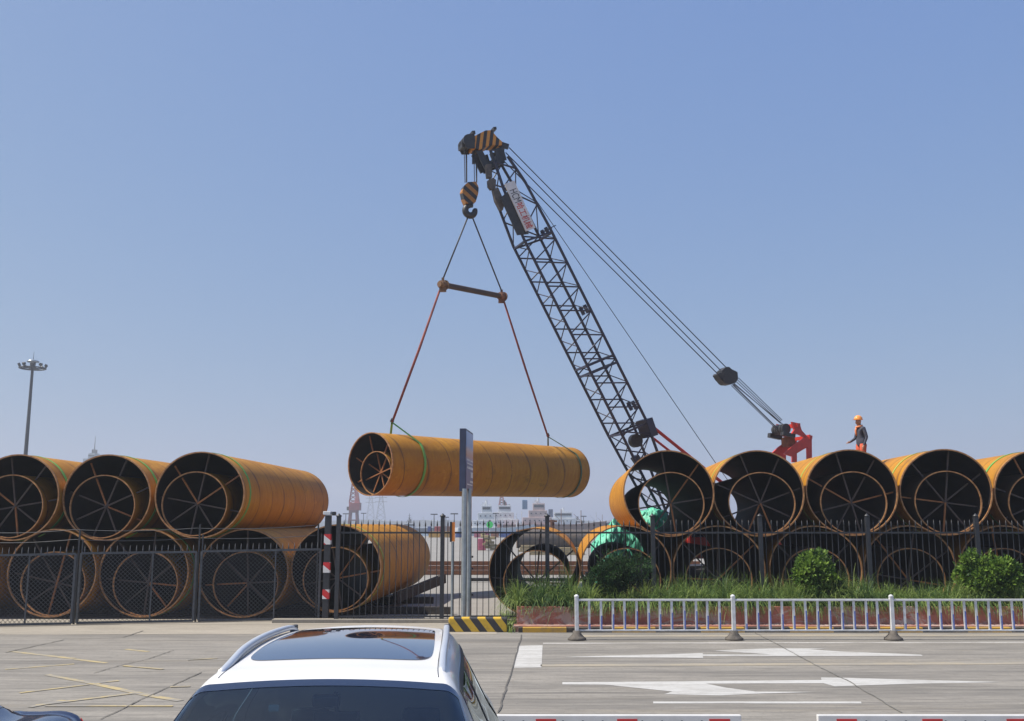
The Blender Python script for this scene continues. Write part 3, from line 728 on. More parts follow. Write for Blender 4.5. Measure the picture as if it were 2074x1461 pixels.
def bush(c, rx, ry, rz, nl, lm, dark, lab, spiky=0.0, ls=.085):
    t = thing('bush', lab, 'bush', (c.x, c.y, PT-.05), group='round bushes in the planter')
    b = MB()
    b.tube([(c.x,c.y,PT-.1),(c.x+.02,c.y,PT+.2),(c.x,c.y,c.z)], [.035,.03,.012], 7)
    for k in range(14):
        a = random.uniform(0,6.3); e = random.uniform(-.2,1.3); q = Vector((math.cos(a)*math.cos(e)*rx, math.sin(a)*math.cos(e)*ry, math.sin(e)*rz))*.85
        b.tube([(c.x,c.y,PT+.15+.3*random.random()), c+q*.5, c+q], [.012,.009,.004], 5)
    b.build('stems', M['bark'], t)
    b = MB(); ph = [random.uniform(0,6.3) for _ in range(3)]
    # leaf tufts
    nt_ = nl//14
    lobes = [(Vector((random.gauss(0,.42), random.gauss(0,.42), random.uniform(-.35,.5))), random.uniform(.42,.62)) for _ in range(9)] + [(Vector((0,0,-.1)), .72)]*2
    for k in range(nt_):
        v = Vector((random.gauss(0,1), random.gauss(0,1), random.gauss(.12,1))).normalized()
        lump = 1 + .09*math.sin(5*math.atan2(v.y, v.x)+ph[0]+3*v.z) + .10*math.sin(9*v.z+ph[1]+4*v.x) + random.uniform(-.12,.14)
        rr = lump*random.choice((1.04,1,1,.95,.85,.66))
        lc, lr = random.choice(lobes); tc_ = c + Vector(((lc.x+v.x*lr*rr)*rx, (lc.y+v.y*lr*rr)*ry, (lc.z+v.z*lr*rr)*rz))*1.04
        if tc_.z < PT-.05: continue
        mi = random.choices((0,1,2), (.5,.28,.22))[0]
        for j in range(14):
            w_ = Vector((random.gauss(0,1), random.gauss(0,1), random.gauss(.2,1))).normalized()
            p = tc_ + w_*random.uniform(.01,.085); dr = (v*.5 + w_ + Vector((0,0,spiky))).normalized()
            side = dr.cross(Vector((random.gauss(0,1), random.gauss(0,1), random.gauss(0,1)))).normalized(); L = ls*random.uniform(.7,1.4); wd = L*(.30 if not spiky else .14)
            nn = side.cross(dr)*L*.08
            b.add([p, p+dr*L*.45+side*wd+nn, p+dr*L, p+dr*L*.45-side*wd+nn], [(0,1,2,3)], mi)
    if spiky or True:
        for k in range(16):                       # stray shoots
            v = Vector((random.gauss(0,.6), random.gauss(0,.5), 1)).normalized(); p0 = c + Vector((v.x*rx, v.y*ry, v.z*rz))*.95
            for j in range(8):
                p = p0 + v*.022*j; w_ = Vector((random.gauss(0,1), random.gauss(0,1), .5)).normalized(); side = w_.cross(v).normalized()
                b.add([p, p+w_*.025+side*.012, p+w_*.05, p+w_*.025-side*.012], [(0,1,2,3)], 1)
    b.build('foliage', [lm, dark[0], dark[1]], t)
lp = leafmat('bush_leaf_pale', (.22,.34,.05), (.15,.25,.04), 4, .5); ld = leafmat('bush_leaf_deep', (.028,.07,.014), None, 4, .55)
ddp = leafmat('dark_leaf_pale', (.07,.15,.05), None, 4, .55); ddd = leafmat('dark_leaf_deep', (.016,.040,.016), None, 4, .6)
YB = PY+.62
bush(at(1239,1163,YB), .50, .46, .50, 12000, M['leaf_dark'], (ddp, ddd), 'dark green round bush at the left end of the planter', .4, .08)
bush(at(1658,1172,YB), .53, .46, .58, 11000, M['leaf'], (lp, ld), 'bright green round bush in the middle of the planter', 0, .085)
bush(at(1994,1170,YB), .54, .46, .62, 13000, M['leaf'], (lp, ld), 'bright green broad bush by the right picture edge', 0, .085)

# ------------------------------------------------------------------ white railing
RY = gnd(1168,1297).y
rxp = lambda px: (px-CX)/F*(RY*CP-.3)
pp = [1168, 1485, 1806, 2127, 2447]
zt_ = at(1168,1207,RY).z; zr1 = at(1168,1215.5,RY).z; zr0 = at(1168,1277,RY).z
labs = ['white railing section at the left end, beginning at the outermost post', 'second white railing section from the left, between the second and third post', 'white railing section running up to the right picture edge', 'white railing section beyond the right picture edge']
for i in range(4):
    a, c = rxp(pp[i]), rxp(pp[i+1])
    t = thing('railing_section', labs[i], 'railing', (a, RY, 0), group='white road railing sections')
    b = MB(); b.bbox((a,RY,(zt_+.16)/2), (.085,.085,zt_-.16), .01); b.lathe([(.052,zt_-.03),(.052,zt_),(.03,zt_+.02),(.004,zt_+.03)], (a,RY,0), 10); po = b.build('post', M['white'], t)
    MB().lathe([(.20,.004),(.20,.045),(.165,.065),(.10,.13),(.085,.20),(.06,.205)], (a,RY,0), 12).build('base', M['rubber'], t)
    MB().bbox(((a+c)/2,RY,zr1), (c-a-.09,.055,.045), .008).build('top_rail', M['white'], t)
    MB().bbox(((a+c)/2,RY,zr0), (c-a-.09,.045,.035), .006).build('bottom_rail', M['white'], t)
    n = 12
    for k in range(n):
        x = a + (c-a)*(k+1)/(n+1)*.985 + .01
        x += random.gauss(0, .005); pk = MB().box((x,RY,(zr0+zr1)/2), (.052,.022,zr1-zr0-.03), Matrix.Rotation(random.gauss(0,.008),3,'Y')).build('picket', M['white'], t)
        hb_ = random.choice((.45,.5,.55,.6,.62)) * (zr1-zr0) if k not in (0,) else .12
        MB().box((x+.012,RY-.0005,zr0+.02+hb_/2), (.030,.027,hb_)).build('blue_band', M['blue'], pk)
# ------------------------------------------------------------------ crawler crane behind the right stack
TIP = atd(985, 300, 38.0)
NV = Vector((.349, -.937, 0)).normalized()            # sideways axis of the crane (towards the viewer, right)
def Q(px, py, off=0.0):                               # point on the crane's middle plane (+off sideways)
    d = ray(px, py); t = (TIP + NV*off - CAM).dot(NV)/d.dot(NV); return CAM + d*t
def Qo(px, py, off): return Q(px, py) + NV*off
ROOT = Q(1480, 1100); ROOT.z = 0
crane = thing('crawler_crane', 'lattice boom crawler crane with red gantry working behind the right pipe stack', 'crane', ROOT)
stn = [(1008,330,.52),(1033,385,.80),(1076,480,1.0)]
for k in range(1, 9):
    f = k/8; stn.append((1076+(1269-1076)*f, 480+(865-480)*f, 1.0))
stn += [(1296,925,.86),(1322,985,.68),(1347,1042,.48),(1364,1082,.34)]
HW, HN = .60, .56
C0 = [Q(x, y) for x, y, s in stn]
axis = (C0[3]-C0[10]).normalized(); EV = axis.cross(NV).normalized()
if EV.x < 0: EV = -EV                                 # in-plane, to the upper right
def stp(i, e, n_):
    i = max(0, min(len(stn)-1, i)); j = int(i); f = i-j
    c = C0[j] if f == 0 else C0[j].lerp(C0[min(j+1, len(C0)-1)], f)
    s = stn[j][2] if f == 0 else stn[j][2]*(1-f) + stn[min(j+1, len(stn)-1)][2]*f
    return c + EV*(e*HW*s) + NV*(n_*HN*(.45+.55*s))
b = MB()
for e in (-1, 1):
    for n_ in (-1, 1):
        for i in range(len(stn)-1): b.cyl(stp(i,e,n_), stp(i+1,e,n_), .058, n=8)
chord = b.build('boom_chords', M['navy'], crane)
b = MB()
for n_, sh in ((-1, 0.0), (1, .45)):
    for i in range(len(stn)-1):
        p0 = i+sh; 
        if p0 > len(stn)-1: continue
        b.cyl(stp(p0-.5,-1,n_), stp(min(p0+.05,len(stn)-1),1,n_), .031, n=6)
        b.cyl(stp(p0+.05,1,n_), stp(min(p0+.45,len(stn)-1),-1,n_), .028, n=6)
for e in (-1, 1):
    for i in range(len(stn)-1):
        b.cyl(stp(i,e,-1), stp(i+.45,e,1), .022, n=6); b.cyl(stp(i+.45,e,1), stp(i+1,e,-1), .022, n=6)
b.build('boom_lacing', M['navy'], crane)
for i in (2.1, 7.25, 7.55, 10.05):                    # heavy connector frames between boom sections
    b = MB()
    for n_ in (-1, 1): b.bar(stp(i,-1,n_), stp(i+.1,1,n_), .075)
    for e in (-1, 1): b.bar(stp(i+(.1 if e > 0 else 0),e,-1), stp(i+(.1 if e > 0 else 0),e,1), .075)
    b.build('section_frame', M['navy'], crane)
b = MB()                                               # rope guide brackets on the upper chord
for i, L in ((2.0, .55), (5.28, .25), (9.35, .35)):
    for n_ in (-.6, .1):
        p = stp(i,1,n_); b.bar(p, p + EV*L, .035); b.bar(p+EV*.1-axis*.25, p+EV*.1+axis*.1, .11)
b.build('rope_guides', M['navy'], crane)
# boom stops, red
for n_, (a0, a1) in ((.8, ((1311,856),(1398,926))), (-.6, ((1313,880),(1372,926)))):
    p, q = Q(*a0, n_*HN), Q(*a1, n_*HN); d = q-p
    MB().cyl(p, q+d*1.2, .065 if n_ > 0 else .05, n=10).build('boom_stop', M['red'], crane)
b = MB(); b.bar(Q(1304,850,.3), Q(1316,885,.3), .28, .9, up=NV); b.build('stop_bracket', M['navy'], crane)
b = MB(); c = Q(1287,893); b.cyl(c-NV*.12, c+NV*.12, .26, n=24); b.cyl(c-NV*.16, c+NV*.16, .07, n=12); b.build('rope_drum', M['black'], crane)
b = MB(); c = Q(1292,928); b.bar(Q(1285,925,.2), Q(1299,945,.2), .2, .4, up=NV); b.build('drum_bracket', M['black'], crane)
# boom head: striped side plates, sheaves, frame
hz = lambda x, y: (x/5.844+920, y/5.844+250)
plate = [(222,160),(300,120),(372,84),(455,82),(470,120),(520,175),(565,215),(585,255),(520,262),(430,255),(300,312),(228,290)]
dirn = (Q(*hz(300,200)) - Q(*hz(230,182))); dirn = (dirn - NV*dirn.dot(NV)).normalized()
M['boomstripe'] = stripes('boom_head_stripes', (.58,.24,.03), (.02,.02,.024), tuple(dirn), .255, .52, .35)
b = MB(); PH = [Q(*hz(x,y), .30) for x, y in plate]; b.prism(PH, -NV*.60, 0); head = b.build('boom_head', M['boomstripe'], crane)
b = MB()
for (x, y, r) in ((165,215,.235),):
    for k in (-.3,-.1,.1,.3):
        c = Q(*hz(x,y), .2) + NV*(k-.2); b.cyl(c-NV*.06, c+NV*.06, r, n=22)
b.build('sheaves', M['black'], crane)
b = MB(); b.bar(Q(*hz(180,215), .30), Q(*hz(180,215), .30)-NV*.65, .1)
b.prism([Q(*hz(x,y), .32)-NV*.67 for x, y in ((118,150),(205,128),(240,150),(240,300),(150,300),(118,240))], NV*.05)
b.build('head_frame', M['black'], crane); b = MB(); b.prism([Q(*hz(x,y), .305) for x, y in ((118,150),(205,128),(240,150),(240,300),(150,300),(118,240))], NV*.05)
for x, y, u, v in ((70,285,130,285),(85,232,130,232),(205,115,212,150),(455,70,462,100)): b.bar(Q(*hz(x,y)), Q(*hz(u,v)), .12, .5, up=NV)
b.build('head_frame', M['black'], crane)
b = MB()
for n_ in (-.30, .20):
    for x, y, u, v, w_ in ((285,315,395,530,.26),(500,300,560,440,.24),(390,520,590,440,.2),(430,320,470,460,.10),(545,290,588,440,.22),(395,470,440,465,.14)):
        b.bar(Q(*hz(x,y), .2)+NV*(n_-.2), Q(*hz(u,v), .2)+NV*(n_-.2), w_, .07, up=NV)
    b.bar(Q(*hz(520,240), .2)+NV*(n_-.2), Q(*hz(640,280), .2)+NV*(n_-.2), .20, .10, up=NV)
b.bar(Q(*hz(535,420), .24)-NV*.6, Q(*hz(535,420), .24), .3, .25)
b.build('neck_frame', M['black'], crane)
M['boardbrown'] = mat('grey_brown_plate', (.12,.10,.085), (.06,.055,.05), 6, .7)
b = MB()                                               # folded plates hanging off the underside of the boom
for poly in (((360,505),(420,500),(430,660),(375,660)), ((385,690),(440,665),(475,690),(470,790),(420,800),(390,760)), ((440,800),(500,780),(580,960),(555,1045),(520,1030),(470,930))):
    b.prism([Q(*hz(x,y), .25) for x, y in poly], NV*.2)
b.build('underside_plates', M['boardbrown'], crane)
# name board with its lettering
bd0, bd1 = Vector(hz(648,702)).to_2d() if False else hz(648,702), hz(900,1262)
o_ = HN+.10
a0 = Q(*bd0, o_); a1 = Q(*bd1, o_); td = (a1-a0); TL = td.length; td.normalize(); up_ = NV.cross(td).normalized()
if up_.x < 0: up_ = -up_
BW = .43
def board_pt(s, t, n_=0.0): return a0 + td*s + up_*t + NV*n_
b = MB(); b.prism([board_pt(0,-BW/2), board_pt(TL,-BW/2), board_pt(TL,BW/2), board_pt(0,BW/2)], NV*.05); nb = b.build('name_board', M['white_plain'], crane)
b = MB(); b.prism([board_pt(.42,-BW/2-.36,-.06), board_pt(TL-.0,-BW/2-.36,-.06), board_pt(TL+.12,-BW/2+.1,-.06), board_pt(.30,-BW/2,-.06)], NV*.05); b.build('dark_board', M['black'], crane)
def lettering(txt, s0, s1, m, name, size):
    cu = bpy.data.curves.new('t', 'FONT'); cu.body = txt; cu.size = 1; cu.offset = .012 if ord(txt[0]) > 255 else 0
    ob = bpy.data.objects.new('t', cu); COL.objects.link(ob)
    dg = bpy.context.evaluated_depsgraph_get(); me = bpy.data.meshes.new_from_object(ob.evaluated_get(dg)); bpy.data.objects.remove(ob)
    xs = [v.co.x for v in me.vertices]; ys = [v.co.y for v in me.vertices]
    if not xs: return
    x0, x1, y0, y1 = min(xs), max(xs), min(ys), max(ys); b = MB(); vs = []
    for v in me.vertices:
        s = s0 + (v.co.x-x0)/(x1-x0)*(s1-s0); t = ((v.co.y-y0)/(y1-y0)-.5)*size
        vs.append(board_pt(s, t, .056))
    b.add(vs, [list(p.vertices) for p in me.polygons]); b.build(name, m, nb)
lettering('HCM', .30, TL*.42, mat('letter_black', (.03,.03,.035), None, 3, .6), 'lettering', .30)
lettering('哈工机械', TL*.44, TL*.965, mat('letter_red', (.55,.05,.04), None, 3, .6), 'lettering', .31)
# pendant lines, bridle block, gantry
bb = [(180,135),(215,135),(240,160),(310,195),(318,275),(290,320),(225,342),(160,320),(115,280),(80,225),(95,205),(130,205),(130,175)]
b2 = lambda x, y: (x/5.76+1440, y/5.76+720)
pc = [((1031,299),(1474,748)),((1024,309),(1463,754)),((1020,326),(1456,760))]
for k, (p, q) in enumerate(pc):
    nn = (-.3,.0,.3)[k]; MB().cyl(Q(*p, nn), Q(*q, nn), .020, n=6).build('pendant_rope', M['rope'], crane)
b = MB(); b.prism([Q(*b2(x,y), .2) for x, y in bb], -NV*.4); c = Q(*b2(200,260), .23)-NV*.46; b.cyl(c, c+NV*.46, .27, n=20); b.build('bridle_block', M['black'], crane)
b = MB()
for k, (p, q) in enumerate((((1496,766),(1584,851)),((1494,770),(1582,853)),((1492,774),(1580,855)),((1487,777),(1581,858)),((1483,779),(1572,866)),((1481,781),(1571,868)),((1485,779),(1574,867)),((1486,778),(1586,860)))):
    nn = -.25+.07*k; b.cyl(Q(*p, nn), Q(*q, nn), .016, n=5)
b.build('luffing_ropes', M['rope'], crane)
b = MB(); b.cyl(Q(1026,318,.2), Q(1450,939,.2), .014, n=5); b.cyl(Q(1450,939,.2), Q(1500,1010,.2), .014, n=5); b.build('hoist_line', M['rope'], crane)
gq = lambda x, y, n_=0: Qo(x/5.76+1440, y/5.76+720, n_)
b = MB()
for n_ in (-.55, .45):
    b.prism([gq(x,y,n_) for x, y in ((850,790),(940,810),(965,890),(1030,960),(1090,955),(1080,990),(1082,1240),(1032,1240),(1030,1085),(980,1110),(850,1190),(760,1160),(870,1060),(1000,970),(930,935),(850,925),(880,880))], NV*.10)
b.bar(gq(1060,968,-.6), gq(1060,968,.6), .14); b.bar(gq(920,830,-.6), gq(920,830,.6), .16)
b.bar(gq(1075,960), gq(1120,945), .12, .5, up=NV)
b.bar(gq(925,1130,-.52), gq(925,1270,-.52), .24, .14, up=NV)
b.build('gantry', M['red'], crane)
b = MB()
for k in (-.4,-.2,0,.2,.4):
    c = gq(815,865,k*.8); b.cyl(c-NV*.06, c+NV*.06, .21, n=20)
b.bar(gq(760,920,-.5), gq(900,950,-.5), .18, .2, up=NV); b.bar(gq(760,920,.4), gq(900,950,.4), .14, .2, up=NV)
b.build('gantry_sheaves', M['black'], crane)
b = MB(); b.bar(gq(930,950,-.2), gq(940,1060,-.2), .32, .5, up=NV); b.build('tension_block', M['rust'], crane)
# upper works and tracks (mostly hidden by the pipes)
HL = -Vector((-.937,-.349,0)).normalized()             # horizontally away from the boom, to the right
c0 = Q(1364,1082); c0.z = 0
rotm = Matrix((( HL.x, NV.x, 0),(HL.y, NV.y, 0),(0,0,1)))
def cr(u, n_, z): return Vector((c0.x,c0.y,0)) + HL*u + NV*n_ + Vector((0,0,z))
b = MB(); b.bbox(cr(2.6,0,1.9), (5.6,2.5,1.4), .06, rotm); b.bbox(cr(5.6,0,1.9), (1.0,2.7,1.7), .1, rotm); b.box(cr(.4,0,1.35), (1.6,1.6,.25), rotm); b.build('upper_body', M['red'], crane)
b = MB(); b.bbox(cr(.6,1.0,2.15), (1.5,.9,1.6), .08, rotm); cab = b.build('cab', M['red'], crane)
b = MB(); b.bbox(cr(.55,1.42,2.4), (1.2,.09,.8), .02, rotm); b.build('cab_window', M['panoglass'], cab)
for sg in (-1, 1):
    b = MB(); 
    for q in range(1): b.bbox(cr(1.6,sg*1.5,.45), (5.2,.6,.86), .28, rotm)
    for k in range(9): b.cyl(cr(-.6+k*.55,sg*1.5-.33,.42), cr(-.6+k*.55,sg*1.5+.33,.42), .2, n=14)
    b.build('track', M['black'], crane)
# ------------------------------------------------------------------ hook block and lifting gear
hk = thing('hook_block', 'black and orange striped hook block hanging from the boom head', 'hook', Q(952,392))
M['hookstripe'] = stripes('hook_block_stripes', (.38,.16,.025), (.02,.02,.024), (.62,.10,.78), .30, .5, .45)
b = MB(); poly = [(165,695),(260,690),(290,760),(285,830),(255,930),(215,945),(140,945),(115,890),(97,800),(120,735)]
b.prism([Q(*hz(x,y), .17) for x, y in poly], -NV*.34); b.build('block_body', M['hookstripe'], hk)
b = MB(); c = Q(*hz(188,945)); b.cyl(c+Vector((0,0,.12)), c-Vector((0,0,.15)), .12, n=12)
hc = Q(*hz(188,1035)); pts = []
for t in np.linspace(100, 395, 22):
    a = R(t); pts.append(hc + (HL*math.cos(a) + Vector((0,0,math.sin(a))))*.19)
b.tube([c]+pts, [.10]+[.10+.03*math.sin(i/21*PI) for i in range(21)]+[.03], 8); b.build('hook', M['black'], hk)
b = MB()
for x, y, u, v, nn in ((118,290,128,705,.16),(138,290,142,700,-.05),(148,290,150,700,-.15),(232,300,240,690,.1),(255,320,262,700,-.1),(268,330,268,700,.15)):
    b.cyl(Q(*hz(x,y), nn), Q(*hz(u,v), nn), .016, n=5)
b.bar(Q(*hz(230,330)), Q(*hz(228,480)), .11, .1); b.build('hoist_ropes', M['rope'], hk)
def over_pipe(px, py):                                 # point straight above the hanging pipe's axis
    best = min((SF.lerp(SB, k/400) for k in range(401)), key=lambda p: abs((p-CAM).x/((p-CAM).y*CP+(p-CAM).z*SP)*F + CX - px)); q = best-CAM
    return atd(px, py, q.y*CP + q.z*SP)
S0, S1 = atd(897,577,36.9), atd(1016,600.5,39.6); J0, J1 = over_pipe(794,856), over_pipe(1110,885); HKP = Q(*hz(188,1075))
sp = thing('spreader_bar', 'rusty brown tube with flanged ends hung level between the four slings', 'spreader bar', (S0+S1)/2)
b = MB(); d = (S1-S0).normalized(); b.cyl(S0, S1, .11, n=16); b.build('tube', mat('spreader_dark', (.075,.05,.035),(.05,.035,.03),4,.7), sp)
for k, s_ in enumerate((S0, S1)):
    b = MB(); b.cyl(s_-d*.14, s_+d*.10, .15, n=18); b.cyl(s_+d*.10, s_+d*.15, .19, n=18); b.cyl(s_-d*.20, s_-d*.14, .11, n=18); b.box(s_+Vector((0,0,-.17)), (.26,.14,.2)); b.box(s_+Vector((0,0,.2)), (.1,.08,.14)); b.build('end_flange', M['rust'] if k else mat('spreader_ochre', (.20,.11,.045),(.12,.06,.03),5,.6), sp)
def sling(name, pts, r, m, lab, cat, grp):
    return MB().tube(pts, r, 7).build(name, m, label=lab, cat=cat, group=grp)
sling('wire_sling', [HKP+Vector((-.04,0,0)), S0+Vector((0,0,.22))], .03, M['rope'], 'left wire sling running from the hook down to the spreader bar', 'sling', 'slings of the lifting gear')
sling('wire_sling', [HKP+Vector((.04,0,0)), S1+Vector((0,0,.22))], .03, M['rope'], 'right wire sling running from the hook down to the spreader bar', 'sling', 'slings of the lifting gear')
M['redsling'] = mat('red_round_sling', (.26,.06,.04), (.14,.035,.035), 2.2, .8, 0, .35, .65)
sling('round_sling', [S0-Vector((.12,0,.22)), J0.lerp(S0,.52), J0], [.040,.050,.045], M['redsling'], 'left red-brown sling from the spreader bar to the open end of the hanging pipe', 'sling', 'slings of the lifting gear')
sling('round_sling', [S1-Vector((-.10,0,.22)), J1.lerp(S1,.5), J1], [.040,.046,.042], M['redsling'], 'right red-brown sling from the spreader bar to the far end of the hanging pipe', 'sling', 'slings of the lifting gear')
def choker(frac, J, lab, m, lean):
    # a flat band round the pipe whose two upper ends run to the junction
    c = SF.lerp(SB, frac); t = thing('choker_sling', lab, 'sling', J, group='green slings round the hanging pipe')
    Jl = SM.inverted() @ J; th = math.atan2(Jl.z, Jl.x); dist = math.hypot(Jl.x, Jl.z); al = math.acos(min(.98, (SR+.02)/dist))
    y0 = frac*SL; pts = []
    n = 56; aa = np.linspace(th+al, th-al+2*PI, n)
    for i, a in enumerate(aa):
        f = i/(n-1); y = y0 + lean*math.sin(f*2*PI)*.12
        pts.append(SM @ Vector(((SR+.022)*math.cos(a), y, (SR+.022)*math.sin(a))))
    pts = [J] + pts + [J]
    b = MB(); vs = []; ax_ = ax
    for p in pts: vs += [p - ax_*.055, p + ax_*.055]
    out = []
    k = len(pts)
    b.add(vs, [(2*i,2*i+1,2*i+3,2*i+2) for i in range(k-1)])
    vs2 = []
    for i, p in enumerate(pts):
        cc = c + ax*((p-c).dot(ax)); r_ = (p-cc).normalized()*.014; vs2 += [p - ax_*.055 + r_, p + ax_*.055 + r_]
    b.add(vs2, [(2*i,2*i+2,2*i+3,2*i+1) for i in range(k-1)])
    b.add(vs+vs2, [(2*i, 2*i+2, 2*k+2*i+2, 2*k+2*i) for i in range(k-1)] + [(2*i+1, 2*k+2*i+1, 2*k+2*i+3, 2*i+3) for i in range(k-1)])
    b.build('band', m, t); MB().tube([J+Vector((0,0,.16)), J+Vector((.05,0,.05)), J-Vector((0,0,.06)), J+Vector((-.05,0,.05)), J+Vector((0,0,.16))], .03, 6).build('shackle', M['rope'], t)
choker(.135, J0, 'bright green band round the open end of the hanging pipe', M['strap'], .35)
choker(.945, J1, 'dark green band round the far end of the hanging pipe', mat('dark_green_band', (.07,.13,.05),(.05,.075,.035),3,.8), .35)

# ------------------------------------------------------------------ green tarpaulin pile behind the stack
tc_ = at(1268, 1061, 37.6)
t_ = MB(); nx, ny = 90, 14; vs = []
x0, x1, ztop = at(1204,1061,37.6).x, at(1352,1061,37.6).x, 2.6
pk_ = [(0,0),(0,.5),(.03,.8),(.12,.97),(.3,1.06),(.5,1.1),(.7,1.06),(.88,.97),(.97,.8),(1,.5),(1,0)]
prof = [(float(np.interp(q, range(11), [p[0] for p in pk_])), float(np.interp(q, range(11), [p[1] for p in pk_]))) for q in np.linspace(0, 10, 41)]
from mathutils import noise as mn
for i in range(nx+1):
    f = i/nx; hgt = float(np.interp(f, [0,.1,.31,.8,1], [1.9,2.2,2.68,3.1,2.9]))*(1 if 0 < i < nx else .9) + .05*math.sin(f*23)
    for (u, z) in prof:
        k = (.07*math.sin(f*15+z*3.1+u*4) + .015*math.sin(z*11+f*26+u*3)); 
        vs.append((x0+(x1-x0)*f + .04*math.sin(u*20+f*13), 37.0 + u*1.8 + k*(1 if u < .5 else -1), max(0, z*hgt/1.1 + k*.5*(z > .1))))
m_ = len(prof)
t_.add(vs, [(i*m_+j, (i+1)*m_+j, (i+1)*m_+j+1, i*m_+j+1) for i in range(nx) for j in range(m_-1)] + [tuple(range(m_)), tuple(nx*m_+j for j in range(m_))[::-1]], 0, True)
t_.v = [(p[0]+.05*math.sin(p[2]*9+p[1]*5), p[1]+random.uniform(-.04,.04)*(p[2] > .2), max(0, p[2]+.05*math.sin(p[0]*5.1+p[1]*3)+random.uniform(-.025,.025)*(p[2] > .2))) for p in t_.v]
def fold(p):
    v = Vector(p); n1 = 1-abs(mn.noise(v*1.7+Vector((0,0,v.x*.6)))*2); n2 = 1-abs(mn.noise(v*4.1)*2)
    k = (.20*n1 + .09*n2 - .17)*(p[2] > .15); return (p[0]+k*.4, p[1]-k, max(0, p[2]+k*.8))
t_.v = [fold(p) for p in t_.v]
t_.build('covered_pile', M['tarp'], label='pile under mint green tarpaulin seen through the left end of the right stack', cat='tarpaulin')

# ------------------------------------------------------------------ worker standing in the valley between two pipes
def person():
    W0 = at(1748, 958, 29.9); foot = W0.copy(); foot.z = zru - .02 + RZ*.64
    top = at(1744, 843, 29.9).z; S = (top - foot.z)/1.80
    t = thing('person', 'worker in orange helmet, dark jacket and orange trousers standing on the top right pipes', 'person', foot)
    # figure faces left (-X), slightly towards the viewer; f = forward, r = the figure's right (towards the viewer's far side)
    fw = Vector((-.97,-.24,0)).normalized(); rt = Vector((-fw.y*-1, fw.x*-1, 0)); rt = Vector((fw.y, -fw.x, 0))
    def L(f, r, z): return foot + (fw*f + rt*r)*S + Vector((0,0,z*S))
    V = []; E = []; RD = []; SKN = []
    def v(p, r, par=None):
        V.append(p); RD.append(r*S); i = len(V)-1
        if par is not None: E.append((par, i))
        return i
    pel = v(L(0,0,.93), .135)
    wst = v(L(.01,0,1.08), .125, pel); ch = v(L(.0,0,1.27), .145, wst); sh = v(L(.01,0,1.40), .11, ch)
    nk = v(L(.035,0,1.49), .055, sh); hd0 = v(L(.065,0,1.555), .075, nk); hd1 = v(L(.07,0,1.64), .095, hd0); hd2 = v(L(.06,0,1.715), .078, hd1)
    v(L(.165,0,1.60), .018, hd1)                                      # nose
    for s in (-1, 1):
        v(L(.05,.098*s,1.615), .016, hd1)                             # ear
        hp = v(L(0,.095*s,.86), .10, pel); kn = v(L(.045 if s > 0 else .02,.12*s,.49), .062, hp); an = v(L(-.02,.135*s,.09), .043, kn)
        he = v(L(.04,.137*s,.045), .042, an); v(L(.17,.142*s,.03), .035, he)
    def arm(s, el, wr, hand):
        so_ = v(L(0,.17*s,1.385), .068, sh); e_ = v(L(*el), .05, so_); w_ = v(L(*wr), .034, e_)
        hd = v(L(*hand[0]), .036, w_)
        for p in hand[1:]:
            k = v(L(*p[0]), .0095, hd); v(L(*p[1]), .008, k)
    # right arm reaches forward and low, left arm hangs at the side
    arm(1, (.04,.25,1.10), (.25,.21,.98), [(.33,.20,.955)] + [((.385,.175+.017*k,.945-.004*k),(.425-.01*abs(k-1.5),.178+.015*k,.915)) for k in range(4)] + [((.34,.165,.985),(.375,.155,.98))])
    arm(-1, (-.05,-.245,1.10), (.06,-.235,.86), [(.085,-.235,.78)] + [((.06+.02*k,-.235,.725),(.07+.017*k,-.225,.672+.006*abs(k-1.5))) for k in range(4)] + [((.125,-.225,.775),(.135,-.22,.735))])
    me = bpy.data.meshes.new('body'); me.from_pydata([p for p in V], E, [])
    o = bpy.data.objects.new('body', me); COL.objects.link(o)
    sk = o.modifiers.new('s', 'SKIN'); sb = o.modifiers.new('u', 'SUBSURF'); sb.levels = 2; sb.render_levels = 2
    for i, d in enumerate(me.skin_vertices[0].data): d.radius = (RD[i], RD[i]); d.use_root = (i == 0)
    dg = bpy.context.evaluated_depsgraph_get(); m2 = bpy.data.meshes.new_from_object(o.evaluated_get(dg)); bpy.data.objects.remove(o)
    for q in ('jacket','trousers','skin'): m2.materials.append(M[q])
    m2.materials.append(M['black'])
    for p in m2.polygons:
        c = (p.center - foot)/S; z = c.z; f = c.dot(fw); r = c.dot(rt)
        p.use_smooth = True; mi = 0
        if z > 1.47: mi = 2
        elif z < .075: mi = 3
        elif z < .86 and abs(r) < .215: mi = 1
        elif (f > .285 and z < 1.05) or (r < -.2 and z < .84): mi = 2
        p.material_index = mi
    b = bpy.data.objects.new('body', m2); COL.objects.link(b); b.parent = t; b.matrix_parent_inverse = pinv(t)
    # helmet, scarf, jacket skirt, trouser flap
    c = L(.06,0,1.69); hb = MB(); vs = []
    for i in range(7):
        e = i/6*PI/2
        for j in range(20):
            a = 2*PI*j/20; vs.append(c + (fw*math.cos(a)*.142 + rt*math.sin(a)*.118)*math.cos(e)*S + Vector((0,0,math.sin(e)*.135*S)))
    fs = [(i*20+j, i*20+(j+1) % 20, (i+1)*20+(j+1) % 20, (i+1)*20+j) for i in range(6) for j in range(20)]
    hb.add(vs, fs, 0, True)
    rim = []
    for j in range(20):
        a = 2*PI*j/20; ex = .012 + (.055 if math.cos(a) > .2 else 0)*max(0, math.cos(a)); rim.append(c + (fw*math.cos(a)*(.145+ex) + rt*math.sin(a)*(.122+ex*.3))*S + Vector((0,0,-.012*S)))
    hb.add(vs[:20]+rim, [(j, (j+1) % 20, 20+(j+1) % 20, 20+j) for j in range(20)], 0, True)
    hb.build('helmet', M['helmet'], t)
